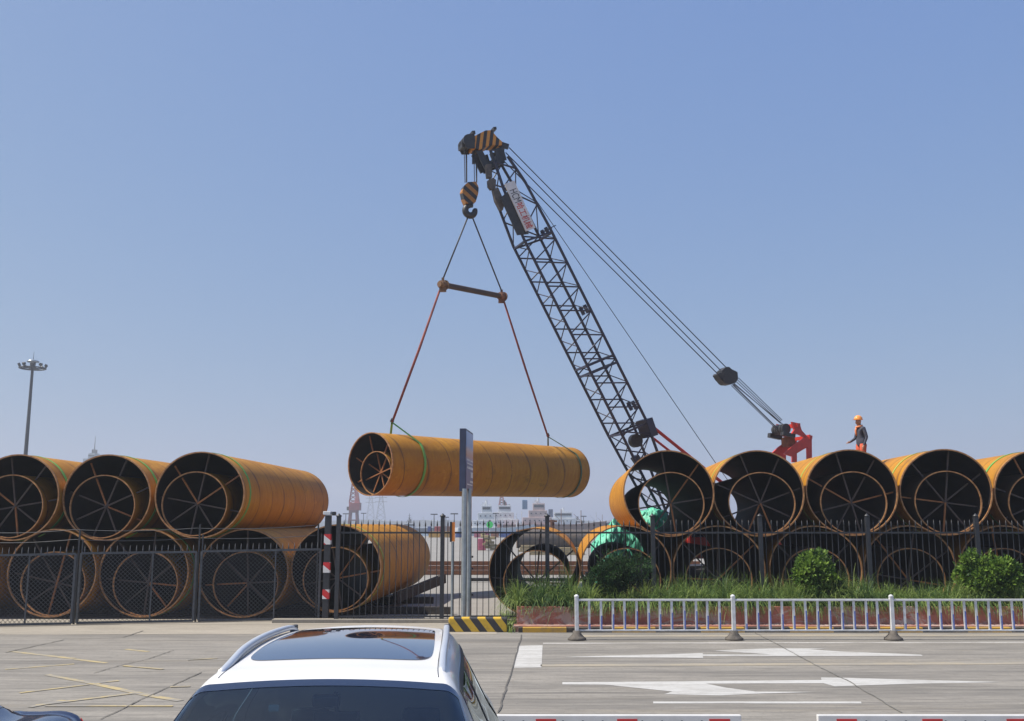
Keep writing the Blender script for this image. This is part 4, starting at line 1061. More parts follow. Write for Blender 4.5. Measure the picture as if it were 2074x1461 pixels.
    sc = MB(); pts = [L(.045+.088*math.cos(a), .088*math.sin(a), 1.465-.025*math.cos(a)) for a in np.linspace(0, 2*PI, 16, endpoint=False)]
    sc.tube(pts, .032*S, 8, closed=True); sc.tube([L(.12,.03,1.43), L(.152,.04,1.34), L(.15,.04,1.24), L(.135,.035,1.16)], [.034*S,.034*S,.03*S,.016*S], 7)
    sc.build('scarf', mat('orange_scarf', (.70,.26,.12),(.6,.2,.08),9,.8), t)
    jk = MB(); vs = []; prof = [(.128,.845),(.142,.90),(.14,1.0),(.130,1.08)]
    for r_, z in prof:
        for j in range(22):
            a = 2*PI*j/22; k = 1 + .05*math.sin(5*a+z*9); vs.append(L(.005+r_*.92*math.cos(a)*k, r_*1.32*math.sin(a)*k, z + .012*math.sin(3*a)))
    jk.add(vs, [(i*22+j, i*22+(j+1) % 22, (i+1)*22+(j+1) % 22, (i+1)*22+j) for i in range(3) for j in range(22)], 0, True); jk.build('jacket_hem', M['jacket'], t)
    fp = MB()
    for s in (-1, 1):
        fp.tube([L(-.0,.10*s,.88), L(.03,.115*s,.66), L(.042,.122*s,.49), L(-.0,.13*s,.28), L(-.015,.135*s,.10)], [.115*S,.10*S,.085*S,.082*S,.078*S], 12)
    fp.build('trousers', M['trousers'], t)
person()
# ------------------------------------------------------------------ cars
def crm(P, t):                                         # Catmull-Rom over rows of values with knots in column 0
    P = np.asarray(P, float); k = P[:,0]; i = int(np.clip(np.searchsorted(k, t) - 1, 0, len(k)-2))
    h = k[i+1]-k[i]; u = (t-k[i])/h
    m = lambda j: (P[min(j+1,len(k)-1),1:]-P[max(j-1,0),1:])/(k[min(j+1,len(k)-1)]-k[max(j-1,0)])
    p0, p1 = P[i,1:], P[i+1,1:]; m0, m1 = m(i)*h, m(i+1)*h
    return (2*u**3-3*u*u+1)*p0 + (u**3-2*u*u+u)*m0 + (-2*u**3+3*u*u)*p1 + (u**3-u*u)*m1
class Loft:
    def __init__(s, table): s.T = table
    def pt(s, st, v, off=0.0):                         # v in -1..1 : left rocker .. roof centre .. right rocker
        wb, zb, wr, ze, zt = crm(s.T, st)
        a = abs(v); sg = 1 if v >= 0 else -1; u = 1-a   # u: 0 rocker, 1 roof centre
        if ze < zb+.05: ze = zb + .02
        prof = [(0,wb*.90,.26),(.06,wb*.985,.40),(.22,wb,.70),(.36,wb*.985,zb),
                (.50,(wb*.97*.62+wr*.38),zb+(ze-zb)*.42),(.62,(wb*.97*.22+wr*.78),zb+(ze-zb)*.82),(.70,wr*.965,ze+(zt-ze)*.30),(.80,wr*.80,zt-(zt-ze)*.30),(1.0,0,zt),(1.2,-wr*.8,zt-(zt-ze)*.30)]
        x, z = crm(prof, u)
        return Vector((sg*x, st, z))
    def npt(s, st, v, off):
        e = .004; p = s.pt(st, v); a = s.pt(min(st+e, s.T[-1][0]), v) - s.pt(max(st-e, s.T[0][0]), v); b = s.pt(st, min(1, v+e)) - s.pt(st, max(-1, v-e))
        n = a.cross(b); n = n.normalized() if n.length > 1e-9 else Vector((0,0,1))
        c = Vector((0, st, .7))
        if n.dot(p-c) < 0: n = -n
        return p + n*off
    def body(s, b, holes, ns=130, nv=100):
        s0, s1 = s.T[0][0], s.T[-1][0]; ss = np.linspace(s0, s1, ns); vv = np.linspace(-1, 1, nv)
        vs = [s.pt(a, v) for a in ss for v in vv]; fs = []
        for i in range(ns-1):
            for j in range(nv-1):
                sc_, vc = (ss[i]+ss[i+1])/2, (vv[j]+vv[j+1])/2
                if any(h(sc_, vc) for h in holes): continue
                fs.append((i*nv+j, i*nv+j+1, (i+1)*nv+j+1, (i+1)*nv+j))
        b.add(vs, fs, 0, True)
        b.add([vs[j] for j in range(nv)], [list(range(nv))], 0, False); b.add([vs[(ns-1)*nv+j] for j in range(nv)], [list(range(nv))[::-1]], 0, False)
    def patch(s, b, f, off=.004, n=28, m=28, mi=0, thick=.006):  # f(a,c) in unit square -> (station, v)
        vs = [s.npt(*f(i/n, j/m), off) for i in range(n+1) for j in range(m+1)]
        b.add(vs, [(i*(m+1)+j, i*(m+1)+j+1, (i+1)*(m+1)+j+1, (i+1)*(m+1)+j) for i in range(n) for j in range(m)], mi, True)
        # skirt
        ring = [(0,j) for j in range(m+1)] + [(i,m) for i in range(1,n+1)] + [(n,j) for j in range(m-1,-1,-1)] + [(i,0) for i in range(n-1,0,-1)]
        lo = [s.npt(*f(i/n, j/m), off-thick) for i, j in ring]; hi = [vs[i*(m+1)+j] for i, j in ring]; k = len(ring)
        b.add(hi+lo, [(q, (q+1) % k, k+(q+1) % k, k+q) for q in range(k)], mi, False)
        return b
def rr(a, c, rad=.12):                                 # square -> rounded square
    x, y = 2*a-1, 2*c-1
    e = 10
    n_ = (abs(x)**e+abs(y)**e)**(1/e); mx = max(abs(x), abs(y))
    k = mx/n_ if n_ > 1e-6 else 1
    return (x*k+1)/2, (y*k+1)/2
def wheel(t, c, r=.35, wd=.22):
    c = Vector(c); w_ = local(bpy.data.objects.new('wheel', None)); COL.objects.link(w_); w_.parent = t; w_.location = c
    MB().lathe([(r*.62,-wd/2),(r*.93,-wd/2),(r,-wd*.32),(r,wd*.32),(r*.93,wd/2),(r*.62,wd/2)], n=32, axis='X').build('tyre', M['tyre'], w_)
    b = MB()
    for sg in (-1, 1):
        b.lathe([(r*.63,sg*wd*.42),(r*.58,sg*wd*.30),(r*.2,sg*wd*.40),(.03,sg*wd*.44)], n=24, axis='X')
        for k in range(5):
            a = 2*PI*k/5; b.bar((sg*wd*.43, 0, 0), (sg*wd*.43, math.cos(a)*r*.6, math.sin(a)*r*.6), .09, .02, up=(1,0,0))
    b.build('rim', M['rimmetal'], w_)
SUV = [(0.00,.70,.60,.60,.66,.68),(.10,.83,.74,.70,.80,.83),(.35,.90,.88,.76,.95,.98),(.85,.92,.97,.78,1.04,1.08),(1.18,.95,1.03,.82,1.10,1.14),
       (1.55,.965,1.06,.775,1.39,1.43),(1.95,.97,1.075,.665,1.66,1.70),(2.25,.97,1.085,.64,1.70,1.75),(2.8,.97,1.10,.63,1.735,1.79),(3.4,.965,1.11,.61,1.735,1.79),
       (3.95,.92,1.12,.585,1.70,1.765),(4.28,.90,1.13,.55,1.62,1.715),(4.5,.885,1.12,.58,1.34,1.38),(4.66,.87,1.0,.66,1.05,1.08),(4.74,.80,.80,.66,.86,.88)]
t = local(thing('white_suv', 'white car facing the viewer with silver roof rails and dark glass roof', 'car', (-.905, 3.36, 0), R(1.5)))
lo = Loft(SUV)
ws = lambda a, c: (1.20 + .72*a + .035*math.sin(PI*c), (c*2-1)*(.335 - .0*a))
in_ws = lambda s_, v: 1.21 < s_ < 1.92 and abs(v) < .325
def sw(a, c, sg=1, s0=1.62, s1=4.05):                  # side glass, leaning front and rear edges
    e = .355 + .295*c            # c: 0 belt, 1 roof
    f0 = s0 + .42*c; f1 = s1 - .25*c
    return (f0 + (f1-f0)*a, sg*(1-e))
in_sw = lambda s_, v: .39 < (1-abs(v)) < .61 and 1.85+.3*((1-abs(v))-.4)/.16 < s_ < 3.75
b = MB(); lo.body(b, [in_ws, in_sw]); b.build('body', M['carwhite'], t)
b = MB(); lo.patch(b, ws, .003, 24, 36); wso = b.build('windscreen', M['glass'], t)
b = MB()                                               # black frit band round the screen
for (a0,a1,c0,c1) in ((.93,1,0,1),(0,.05,0,1),(.05,.93,0,.025),(.05,.93,.975,1)):
    lo.patch(b, lambda a, c: ws(a0+(a1-a0)*a, c0+(c1-c0)*c), .0055, 6, 30, thick=.002)
b.build('screen_border', M['panoglass'], wso)
for sg in (-1, 1):
    b = MB(); lo.patch(b, lambda a, c: sw(a, c, sg), .003, 40, 12); so_ = b.build('side_window', M['side_glass'], t)
    b = MB()
    for (a0,a1,c0,c1) in ((0,1,.94,1.0),(0,1,0,.05),(.40,.43,0,1),(.76,.79,0,1)):
        lo.patch(b, lambda a, c: sw(a0+(a1-a0)*a, c0+(c1-c0)*c, sg), .006, 30, 4, thick=.003)
    b.build('window_trim', M['trim'], so_)
    # roof rail: rises from the roof, runs along and comes down again
    def rp(s_, h_): p = lo.pt(s_, sg*(.263-.006*(3.98-s_)/1.88)); return p + Vector((0,0,h_))
    ss = np.linspace(2.10, 3.98, 26); b = MB(); ps = []
    for q in ss:
        f = (q-2.10)/1.88; h_ = .040*min(1, (f/.22)**.8, ((1-f)/.10)**.7) ; ps.append(rp(q, h_-.010))
    vs = []
    for p in ps:
        for (dx, dz) in ((-.021,-.016),(-.019,.008),(-.010,.016),(.010,.016),(.019,.008),(.021,-.016)): vs.append(p + Vector((dx,0,dz)))
    k = len(ps); b.add(vs, [(i*6+j, i*6+(j+1) % 6, (i+1)*6+(j+1) % 6, (i+1)*6+j) for i in range(k-1) for j in range(6)] + [tuple(range(6)), tuple((k-1)*6+j for j in range(6))], 0, True)
    rl = b.build('roof_rail', M['chrome'], t)
    b = MB()
    for q in (3.88,): b.bbox(rp(q, .018), (.034,.14,.05), .01)
    b.build('rail_foot', M['trim'], rl)
    b = MB(); b.bbox((sg*1.02, 1.78, 1.07), (.20,.10,.15), .035); b.bar((sg*.90,1.78,1.05),(sg*.96,1.78,1.05),.05); b.build('wing_mirror', M['carwhite'], t)
    b = MB(); lo.patch(b, lambda a, c: (.10+.30*a, sg*(.40+.22*c)), .006, 10, 10); b.build('headlight', M['lampglass'], t)
    b = MB()                                           # door seams and handles
    for s_ in (1.95, 2.88, 3.72):
        lo.patch(b, lambda a, c: (s_ + .006*a - .05*c, sg*(1-(.10+.25*c))), .0015, 2, 16, thick=.001)
    b.build('door_seam', M['trim'], t)
    for s_ in (2.70, 3.58):
        p = lo.npt(s_, sg*(1-.30), .02); b = MB(); b.bbox(p, (.03,.20,.03), .01); b.build('door_handle', M['carwhite'], t)
def pano(a, c):
    a_, c_ = rr(a, c); return (2.33 + 1.50*a_, (c_*2-1)*(.205-.012*a_))
b = MB(); lo.patch(b, pano, .004, 40, 40); pg = b.build('roof_glass', M['panoglass'], t)
for sg in (-1, 1):                                     # roof seams beside the rails
    b = MB(); lo.patch(b, lambda a, c: (2.0+2.2*a, sg*(.228+.004*c)), .0015, 40, 1, thick=.001); b.build('roof_seam', M['trim'], t)
b = MB(); lo.patch(b, lambda a, c: (4.26+.22*a, (c*2-1)*.30), .004, 10, 20); b.build('rear_window', M['panoglass'], t)
b = MB(); lo.patch(b, lambda a, c: (.03+.06*a, (c*2-1)*.30), .004, 6, 20); b.build('grille', M['trim'], t)
for x in (-.80, .80):
    for y in (.88, 3.72): wheel(t, (x, y, .355), .355)
b = MB(); b.bbox((0,1.55,.95), (1.5,.6,.16), .05); b.bbox((0,2.7,.45), (1.5,2.4,.2), .03)
for x in (-.38,.38):
    b.bbox((x,2.75,.72), (.5,.14,.62), .06, Matrix.Rotation(-.2,3,'X')); b.bbox((x,2.86,1.17), (.26,.10,.20), .04); b.bbox((x,3.66,.72), (.5,.14,.6), .06); b.bbox((x,3.74,1.15), (.26,.1,.2), .04)
b.build('cabin_interior', M['interior'], t)
b = MB(); b.bbox((0.05,1.985,1.505), (.24,.03,.075), .014); b.bar((0.05,1.99,1.53), (0.05,1.93,1.64), .02); b.build('rear_view_mirror', M['trim'], t)
b = MB(); b.bbox((0,1.945,1.60), (.14,.07,.06), .015); b.build('sensor_pod', M['trim'], t)
b = MB(); b.bbox((-.255,1.885,1.575), (.055,.018,.035), .008); b.build('toll_tag', mat('toll_tag_white', (.6,.72,.66), None, 4, .4), t)
# dark car in the corner
SED = [(0,.66,.55,.55,.60,.62),(.12,.80,.66,.66,.70,.72),(.5,.87,.78,.72,.83,.85),(1.2,.89,.88,.74,.92,.94),(1.5,.90,.92,.68,.97,1.0),(1.95,.90,.95,.58,1.26,1.31),(2.3,.90,.96,.54,1.37,1.43),
       (2.9,.90,.97,.53,1.385,1.455),(3.4,.89,.98,.53,1.34,1.40),(3.8,.88,.99,.58,1.14,1.19),(4.05,.87,1.0,.66,1.03,1.06),(4.4,.84,.97,.66,1.0,1.03),(4.55,.78,.75,.62,.8,.82)]
t = local(thing('dark_blue_car', 'dark blue car of which only the rear corner shows at the lower left edge', 'car', (-7.82, 7.25, 0), R(-88)))
lo = Loft(SED)
b = MB(); lo.body(b, [], 90, 72); b.build('body', M['carblue'], t)
for sg in (-1, 1):
    b = MB(); lo.patch(b, lambda a, c: sw(a, c, sg, 1.75, 3.75), .003, 40, 12); so_ = b.build('side_window', M['panoglass'], t)
    b = MB()
    for (a0,a1,c0,c1) in ((0,1,.95,1.04),(0,1,-.04,.03),(.97,1.02,0,1),(.48,.51,0,1)):
        lo.patch(b, lambda a, c: sw(a0+(a1-a0)*a, c0+(c1-c0)*c, sg, 1.75, 3.75), .006, 30, 4, thick=.003)
    b.build('window_trim', M['chrome'], so_)
    b = MB(); lo.patch(b, lambda a, c: (4.42+.10*a, sg*(.60+.14*c)), .005, 8, 10); b.build('tail_light', M['red_band'], t)
b = MB(); lo.patch(b, lambda a, c: (3.50+.42*a, (c*2-1)*.27), .004, 14, 20); b.build('rear_window', M['panoglass'], t)
b = MB(); lo.patch(b, lambda a, c: (1.55+.62*a, (c*2-1)*.30), .004, 14, 20); b.build('windscreen', M['panoglass'], t)
for x in (-.76, .76):
    for y in (.85, 3.55): wheel(t, (x, y, .32), .32, .2)

# ------------------------------------------------------------------ boom gates at the bottom edge
GY = 10.3
def gate(tip_px, other_x, reds, lab, clab, tipc):
    z0 = at(1300, 1448, GY).z; hgt = .115
    X = lambda p: at(p, 1450, GY).x
    tip = X(tip_px); cabx = other_x; sg = 1 if cabx > tip else -1
    t = thing('boom_gate', lab, 'barrier gate', (cabx, GY, 0), group='boom gates across the road')
    b = MB(); b.bbox((cabx, GY+.30, .52), (.34,.30,1.04), .03); b.box((cabx,GY+.30,.02), (.5,.46,.04)); b.build('cabinet', mat('gate_cabinet', (.62,.26,.05), None, 3, .5), t)
    b = MB(); b.bbox(((tip+cabx)/2, GY, z0-hgt/2), (abs(tip-cabx)+.1,.06,hgt), .008)
    arm = b.build('arm', M['white_plain'], t)
    MB().cyl((cabx, GY+.04, z0-hgt/2), (cabx, GY+.2, z0-hgt/2), .08, n=14).build('pivot', M['iron'], t)
    for (a, c) in reds:
        MB().box(((X(a)+X(c))/2, GY, z0-hgt/2-.012), (X(c)-X(a), .066, hgt-.045)).build('red_stripe', M['red_band'], arm)
    b = MB()
    for p in np.arange(min(reds)[0]-60, max(reds)[1]+70, 40):
        if any(a-6 < p < c+6 for a, c in reds) or (p-tip_px)*sg < 8: continue
        b.cyl((X(p), GY-.034, z0-.06), (X(p), GY-.029, z0-.06), .012, n=8)
    b.build('rivets', M['iron'], arm)
    return t
gate(1490, -1.25, [(920,960),(1085,1126),(1249,1290),(1435,1477)], 'white boom gate arm with red stripes reaching out from behind the white car', '', None)
gate(1665, 6.3, [(1692,1733),(1865,1906),(2035,2076)], 'white boom gate arm with red stripes and scuffed tip at the lower right', '', None)

# ------------------------------------------------------------------ the yard and the harbour beyond
def up(o): return o
b = MB(); p = gnd(820,1165); q = gnd(1420,1165)
for k in range(3): b.box(((p.x+q.x)/2, p.y+.2+k*.02, .12+k*.22), (q.x-p.x, .35-.1*k, .20))
b.build('steel_stack', M['rust'], label='long low stack of rust-brown steel lying across the yard', cat='steel')
p = gnd(950,1180); q = gnd(1214,1180)
b = MB(); b.bar((p.x,p.y,.12),(q.x,q.y,.12),.14); b.build('long_bar', M['black'], label='long dark bar lying across the yard in front of the rust-brown steel', cat='bar')
b = MB(); b.bbox(gnd(1204,1190)+Vector((0,0,.3)), (.7,.6,.6), .04); b.build('dark_block', M['timber'], label='dark block at the right end of the long dark bar', cat='block')
p = gnd(880,1112)
c0_, c1_ = gnd(1046,1110), gnd(1195,1110); rr_ = .95
b = MB(); rim = shell(b, rr_, rr_, c1_.x-c0_.x, .03, 40, 8)
o = thing('far_pipe', 'dark brown pipe lying lengthwise in the yard behind the open pipe', 'pipe', c0_); local(o); o.rotation_euler = (0,0,-PI/2); o.location = (c0_.x, c0_.y, rr_)
b.build('shell', [mat('far_pipe_brown', (.10,.075,.055),(.06,.055,.06),1.2,.7), M['inner']], o); [r_.build('rim', M['rim'], o) for r_ in rim]
def crate(px0, px1, yb_, h_, m, lab, d_=2.4):
    a, c = gnd(px0, yb_), gnd(px1, yb_); b = MB()
    b.bbox(((a.x+c.x)/2, a.y+d_/2, h_/2), (c.x-a.x, d_, h_), .04)
    for k in range(1, int((c.x-a.x)/.5)): b.box((a.x+k*.5, a.y-.02, h_/2), (.09,.05,h_-.2))
    b.build('container', m, label=lab, cat='container', group='coloured containers across the yard')
cols = [('yellow', (.55,.32,.06)), ('red', (.5,.06,.05)), ('pink', (.48,.14,.20)), ('blue', (.06,.12,.35)), ('rust', (.30,.12,.07)), ('white', (.6,.6,.6))]
cm = {n_: mat('container_'+n_, c, None, 1, .6) for n_, c in cols}
seq = [(868,890,'yellow','yellow container left of the thick fence post'),(897,910,'yellow','short yellow container right of the thick fence post'),(911,916,'red','small red container behind the thin marker post'),(922,934,'blue','blue container left of the sign tubes'),
       (960,972,'pink','pink container right of the sign tubes'),(973,991,'pink','longer pink container below the green light'),(994,1010,'rust','rust-brown container left of the open pipe'),(1012,1040,'blue','blue container behind the rim of the open pipe'),(1130,1152,'white','white container seen through the open pipe')]
for a, c, k, lab in seq: crate(a, c, 1089, 1.05, cm[k], lab)
for a, c, k, lab in ((880,900,'red','red and weathered container stack far behind the thick fence post'),(905,918,'rust','rust container far behind the marker post'),(866,872,'blue','narrow blue container at the edge of the lower left pipe')):
    crate(a, c, 1084, 1.9, cm[k], lab)
b = MB(); b.bbox(gnd(976,1115)+Vector((0,0,.55)), (.75,.7,1.1), .06); b.build('pink_bin', M['pink'], label='faded pink bin standing in the yard', cat='bin')
b = MB(); c = gnd(988,1116)
for k in range(10): b.bbox(c+Vector((random.uniform(-.5,.6), random.uniform(-.3,.5), .2+k*.14)), (random.uniform(.4,.8),.5,.25), .05, random.uniform(-.5,.5))
b.build('bundle_heap', mat('tan_bundle', (.30,.25,.14),(.2,.17,.1),4,.9), label='tan heap of bundles beside the pink bin', cat='heap')
for px, yb_, wd, lab in ((1090,1118,3.5,'yellowish pallet stack seen through the open pipe'),(1128,1124,4.5,'low pale timber stack seen through the open pipe')):
    c = gnd(px, yb_); b = MB()
    for k in range(3): b.box(c+Vector((0,0,.1+k*.2)), (wd-.2*k,.9,.17))
    b.build('timber_stack', mat('pale_timber', (.36,.29,.16),(.25,.2,.12),4,.85), label=lab, cat='timber')
b = MB(); c = gnd(1119,1110); b.bar(c, Vector((c.x,c.y,at(1119,1053,c.y).z)), .42); b.bar(c+Vector((-.5,0,at(1119,1056,c.y).z)), c+Vector((.5,0,at(1119,1056,c.y).z)), .2); b.build('rust_pillar', M['rust'], label='rust-red pillar behind the fence post at the open pipe', cat='pillar')
# green signal on a pole by the quay
c = gnd(992,1086); z = at(991,1063,c.y).z
t = thing('signal_light', 'bright green signal board on a pale pole at the quay edge', 'signal', c)
MB().cyl((c.x,c.y,0),(c.x,c.y,z-.2),.12,n=8).build('pole', M['white'], t)
b = MB(); b.cyl((c.x,c.y-.15,z),(c.x,c.y+.15,z),.72,n=8); b.build('board', mat('signal_green', (.02,.70,.12),(.02,.6,.1),2,.4), t)
b = MB(); b.bbox((c.x,c.y,z+.75), (.5,.3,.3), .05); b.build('hood', M['black'], t)

hull_c = {'navy': mat('hull_navy', (.05,.07,.14), None, .2, .5), 'rust': mat('hull_rust', (.26,.10,.07), None, .2, .6), 'white': mat('ship_white', (.62,.64,.66), (.5,.53,.56), .3, .5), 'blue': mat('ship_blue', (.10,.20,.35), None, .3, .5), 'pale': mat('ship_pale', (.55,.42,.40), None, .3, .6)}
M['shipglass'] = mat('ship_windows', (.03,.04,.06), None, 2, .2)
def ship(px, Y, L, hull, sup, mast_px_top, lab, deckh=2.6, supw=9, tiers=3, funnel='blue', seed=0):
    r_ = random.Random(seed); c = at(px, 1061, Y); X, zw = c.x, -2.0
    t = thing('ship', lab, 'ship', (X, Y, zw), group='ships moored beyond the quay')
    b = MB(); n = 14; rows = []
    for i in range(n+1):
        f = i/n; x = X + (f-.5)*L; wd = 4.2*min(1, (1-f)/.28+.04, f/.12+.5); sh = 1.2*(max(0, f-.65)/.35)**2
        rows.append([(x - .03*L*0, Y-wd*.8, zw-.3), (x+ (1.2 if i == n else 0), Y-wd, zw+deckh+sh), (x+(1.2 if i == n else 0), Y+wd, zw+deckh+sh), (x, Y+wd*.8, zw-.3)])
    vs = [p for r in rows for p in r]; fs = [(i*4+j, i*4+j+1, (i+1)*4+j+1, (i+1)*4+j) for i in range(n) for j in range(3)] + [(0,1,2,3), (n*4,n*4+1,n*4+2,n*4+3)]
    b.add(vs, fs); b.build('hull', hull_c[hull], t)
    z = zw+deckh; x0 = X - L*.1; wd = supw
    zt_ = c.z
    for k in range(tiers):
        b = MB(); b.bbox((x0+k*.3, Y, z+1.2), (wd, 6.5-k*.8, 2.4), .1); sp_ = b.build('deckhouse', hull_c[sup], t)
        b = MB()
        if k < tiers-1:
            for q in range(int(wd/1.6)): b.box((x0+k*.3-wd/2+.9+q*1.6, Y-3.27+k*.4, z+1.4), (.45,.06,.4))
        else: b.box((x0+k*.3, Y-3.27+k*.4, z+1.5), (wd-.7,.06,.8))
        b.build('windows', M['shipglass'], sp_)
        z += 2.4; wd *= .64
    mt = at(px, mast_px_top, Y).z
    b = MB(); b.cyl((x0,Y,z),(x0,Y,mt),.22,.10,8)
    for f in (.3,.55,.75): b.bar((x0-1.2*(1-f*.6),Y,z+(mt-z)*f),(x0+1.2*(1-f*.6),Y,z+(mt-z)*f),.14)
    b.bbox((x0,Y,z+(mt-z)*.45), (.7,.5,.5), .05); b.bar((x0-1.6,Y,z+.1),(x0-.2,Y,z+(mt-z)*.5),.12); b.bar((x0,Y,z+.35),(x0+supw*.22,Y,z+.35),.12); b.cyl((x0+supw*.22,Y,z-2.4),(x0+supw*.22,Y,max(z+.6,mt*.72)),.09,.05,6); b.bar((x0-.9,Y,z+.9),(x0+.9,Y,z+.9),.22); b.cyl((x0+.5,Y,z),(x0+.5,Y,z+1.8),.3,.3,8)
    b.build('mast', hull_c['white'] if r_.random() < .5 else M['iron'], t)
    if funnel:
        b = MB(); b.bbox((x0-supw*.42, Y, z-.4), (1.8,2.2,3.2), .2); b.build('funnel', hull_c[funnel], t)
    b = MB()
    for f in (.62,.8): b.cyl((X+(f-.5)*L,Y,zw+deckh),(X+(f-.5)*L,Y,zw+deckh+5.5*(1.2-f*.4)),.14,n=6); b.bar((X+(f-.5)*L,Y,zw+deckh+1),(X+(f-.5)*L-2.5,Y,zw+deckh+3.6),.12)
    b.build('derrick', M['rust'] if hull == 'rust' else hull_c['white'], t)
ship(998, 330, 26, 'white', 'white', 1018, 'white patrol ship with slim mast behind the green signal', 3.2, 8, 3, None, 1)
ship(1036, 350, 30, 'white', 'white', 1035, 'white ship right of the red and white crane tower', 3.6, 11, 3, None, 2)
ship(1110, 345, 38, 'rust', 'pale', 1012, 'ship with pinkish deckhouse, blue funnel and tall mast behind the open pipe', 4.2, 10, 3, 'blue', 3)
ship(1156, 400, 34, 'navy', 'white', 1030, 'white-topped ship behind the gap between the open pipe and its neighbour', 4.2, 11, 2, 'navy', 4)
ship(1192, 520, 60, 'rust', 'white', 1046, 'long rust-hulled ship farthest to the right beside the yellow pipes', 4, 8, 1, None, 5)
ship(842, 480, 30, 'navy', 'white', 1040, 'small dark ship with tangled mast above the end of the lower left pipe', 2.4, 5, 1, None, 6)
def portal_crane(px, Y, ytop, m, lab, s=1.0):
    c = at(px, 1061, Y); z0 = .0; zt_ = at(px, ytop, Y).z; Hh = zt_
    t = thing('harbour_crane', lab, 'crane', (c.x, Y, -2 if Y > 205 else 0), group='harbour cranes in the haze')
    z0 = -2.0; b = MB(); wd = 3.4*s
    b.box((c.x,Y,z0+.8), (wd*3,5,1.6)); zb_ = z0 + (Hh-z0)*.42
    for sx in (-1,1):
        for sy in (-1,1): b.bar((c.x+sx*wd*.62,Y+sy*2,z0),(c.x+sx*wd*.40,Y+sy*1.4,zb_),.9*s)
    for k in (.3,.62): b.bar((c.x-wd*.6,Y-2,z0+(zb_-z0)*k),(c.x+wd*.6,Y-2,z0+(zb_-z0)*k),.5*s)
    b.box((c.x,Y,zb_), (wd*1.1,4,1.0)); b.build('portal', m[1], t)
    b = MB(); b.bbox((c.x+wd*.15,Y,zb_+2.1*s), (wd*1.45,4,3.4*s), .15); b.build('machine_house', m[0], t)
    b = MB(); zz = zb_+3.6*s; n = 6
    for k in range(n):
        f0, f1 = k/n, (k+1)/n; w0, w1 = wd*(.62-.5*f0)/1.3, wd*(.62-.5*f1)/1.3; h0, h1 = zz+(Hh-zz)*f0, zz+(Hh-zz)*f1
        for sx in (-1,1): b.bar((c.x-wd*.12+sx*w0,Y,h0),(c.x-wd*.16+sx*w1,Y,h1),.55*s)
        b.bar((c.x-wd*.12-w0,Y,h0),(c.x-wd*.16+w1,Y,h1),.35*s); b.bar((c.x-wd*.12+w0,Y,h0),(c.x-wd*.16-w1,Y,h1),.35*s)
    b.build('jib', m[0], t)
    b = MB(); b.prism([(c.x+wd*.1,Y-.8,zz),(c.x+wd*.75,Y-.8,zz),(c.x+wd*.55,Y-.8,zz+(Hh-zz)*.42),(c.x+wd*.3,Y-.8,zz+(Hh-zz)*.55)], (0,1.6,0))
    b.box((c.x+wd*.42,Y-.9,zz+1.6), (.9,.1,.8)); b.build('mast_frame', m[2], t)
    b = MB(); b.bar((c.x-wd*.9,Y,zb_+1.2),(c.x-wd*.5,Y,zb_+1.2),1.6*s); b.build('counterweight', M['iron'], t)
cr_m = [mat('crane_red', (.34,.07,.07), None, .3, .6), mat('crane_dark_red', (.20,.06,.07), None, .3, .6), mat('crane_pale_red', (.50,.16,.14), None, .3, .6)]
portal_crane(716, 420, 972, cr_m, 'reddish harbour crane standing in the haze left of the hanging pipe', .95)
portal_crane(1018, 460, 1000, [cr_m[2], hull_c['white'], cr_m[0]], 'red and white harbour crane tower behind the white ships', .95)
def pylon(px, Y, ytop, lab):
    c = at(px,1061,Y); zt_ = at(px,ytop,Y).z; b = MB(); w0 = 5.5
    for sx in (-1,1):
        for sy in (-1,1): b.bar((c.x+sx*w0,Y+sy*w0,-2),(c.x+sx*.7,Y+sy*.7,zt_),.32)
    for k in range(7):
        f0, f1 = k/7, (k+1)/7; a0, a1 = w0+(.7-w0)*f0, w0+(.7-w0)*f1; h0, h1 = -2+(zt_+2)*f0, -2+(zt_+2)*f1
        b.bar((c.x-a0,Y-a0,h0),(c.x+a1,Y-a1,h1),.28); b.bar((c.x+a0,Y-a0,h0),(c.x-a1,Y-a1,h1),.28)
    for f in (.72,.84): b.bar((c.x-6,Y,-2+(zt_+2)*f),(c.x+6,Y,-2+(zt_+2)*f),.5)
    b.build('pylon', M['iron'], label=lab, cat='pylon', group='lattice pylons in the haze')
pylon(750, 1150, 998, 'left one of the two faint pylons below the hanging pipe'); pylon(771, 1000, 996, 'right one of the two faint pylons below the hanging pipe')
# far quay line
M['farland'] = mat('far_quay_grey', (.22,.23,.24), None, .02, .9)
b = MB(); xs = np.linspace(-700, 700, 90); hh = 3 + 2.5*np.abs(np.sin(xs*.021)) + rng.uniform(0, 3.5, 90)
vs = [(x, 1350, -2) for x in xs] + [(x, 1350, h) for x, h in zip(xs, hh)] + [(x, 1500, h) for x, h in zip(xs, hh)]
b.add(vs, [(i, i+1, 90+i+1, 90+i) for i in range(89)] + [(90+i, 90+i+1, 180+i+1, 180+i) for i in range(89)]); b.build('far_shore', M['farland'], kind='structure')
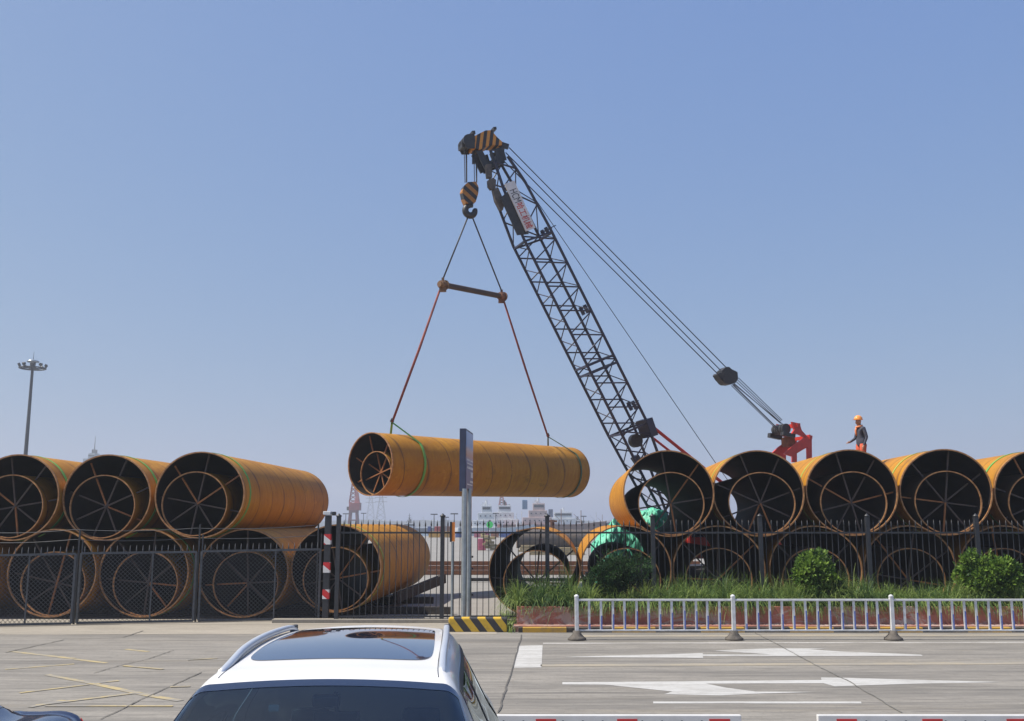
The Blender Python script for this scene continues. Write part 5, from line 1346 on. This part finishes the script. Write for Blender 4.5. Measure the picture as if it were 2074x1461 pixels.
# floodlight mast
ml = at(66, 1061, 165); zt_ = at(66, 745, 165).z
t = thing('floodlight_mast', 'tall grey floodlight mast with a ring of lamps above the left pipes', 'light mast', (ml.x,165,0))
ml = Vector((at(57, 925, 165).x, 165, 0)); tp = Vector((at(66,745,165).x,165,zt_))
bx = tp.x
MB().cyl((bx,165,0),(bx,165,zt_),.42,.22,14).build('pole', M['iron'], t)
b = MB(); pts = [(bx+2.05*math.cos(a),165+2.05*math.sin(a),zt_-.1) for a in np.linspace(0,2*PI,24,endpoint=False)]; b.tube(pts,.13,6,closed=True)
for k in range(6):
    a = 2*PI*k/6+.3; b.bar((bx,165,zt_-.1),(bx+2.05*math.cos(a),165+2.05*math.sin(a),zt_-.1),.14)
b.cyl((bx,165,zt_-.3),(bx,165,zt_+.9),.45,n=14); b.build('lamp_ring', M['iron'], t)
for k in range(10):
    a = 2*PI*k/10+.1; c = Vector((bx+2.15*math.cos(a),165+2.15*math.sin(a),zt_+.38)); b = MB()
    b.bbox(c, (.30,.55,.45), .05, Matrix.Rotation(a,3,'Z') @ Matrix.Rotation(.5,3,'Y')); b.bar(c-Vector((0,0,.45)), c, .08); b.build('floodlight', M['iron'], t)
b = MB(); b.lathe([(.9,zt_+.9),(1.0,zt_+1.0),(.95,zt_+1.15),(.4,zt_+1.35)], (bx,165,0), 18); b.build('cap', M['galv'], t)
MB().cyl((bx,165,zt_+1.3),(bx+.05,165,at(69,712,165).z),.05,.02,6).build('lightning_rod', M['iron'], t)
# tower building in the distance
Yt = 620; t = thing('tower_building', 'pale distant control tower with an antenna behind the top left pipes', 'building', (at(180,1061,Yt).x,Yt,-2), group=None)
X = lambda p: at(p,1061,Yt).x
Z = lambda y: at(180,y,Yt).z
M['tower'] = mat('tower_grey', (.36,.40,.42), None, .1, .7)
b = MB(); b.box(((X(165)+X(177))/2,Yt,(Z(930)-2)/2),(X(176)-X(165),9,Z(930)+2)); b.build('block', M['tower'], t)
b = MB(); b.box(((X(174.5)+X(188))/2,Yt,(Z(919)-2)/2),(X(188)-X(174.5),8,Z(919)+2))
for k in range(5): b.box(((X(174.5)+X(188))/2,Yt-4.1,Z(924+k*9)),(X(188)-X(176),.3,.9),m=1)
b.build('tower', [M['tower'], M['shipglass']], t)
b = MB(); b.bbox((X(181.5),Yt,(Z(911)+Z(919))/2),(X(186)-X(178),3,Z(911)-Z(919)),.2); b.bar((X(179),Yt,Z(915)),(X(187),Yt,Z(915)),.8); b.build('equipment_deck', M['iron'], t)
MB().cyl((X(181),Yt,Z(912)),(X(181.3),Yt,Z(884)),.35,.12,6).build('antenna', M['iron'], t)
# distant light poles along the quay
for k, (px, yt, Y) in enumerate(((879,1042,260),(903,1048,300),(920,1041,240),(1004,1040,300),(1182,1046,300),(700,1041,300),(736,1040,330))):
    c = at(px,1061,Y); z = at(px,yt,Y).z; b = MB(); b.cyl((c.x,Y,-2),(c.x,Y,z),.14,.10,6); b.bar((c.x-.9,Y,z),(c.x+.9,Y,z),.28)
    b.build('quay_lamp', M['iron'], label=['thin quay lamp left of the thick fence post','faint quay lamp just right of the thick fence post','quay lamp with flat head above the marker post','thin quay lamp between the white ships','thin quay lamp left of the yellow pipe','thin quay lamp left of the reddish harbour crane','faint quay lamp right of the reddish harbour crane'][k], cat='lamp post', group='thin lamp posts on the quays')
# ------------------------------------------------------------------ haze
HAZE = 0.0008
if HAZE:
    hm = bpy.data.materials.new('air_haze'); hm.use_nodes = True; nt = hm.node_tree; nt.nodes.clear()
    o_ = N(nt,'ShaderNodeOutputMaterial'); v_ = N(nt,'ShaderNodeVolumePrincipled'); v_.inputs['Color'].default_value = (.80,.86,.95,1); v_.inputs['Density'].default_value = HAZE; v_.inputs['Anisotropy'].default_value = .2
    nt.links.new(v_.outputs[0], o_.inputs['Volume'])
    MB().box((0, 740, 24), (2600, 1900, 68)).build('haze', hm, kind='stuff')
unlocal()
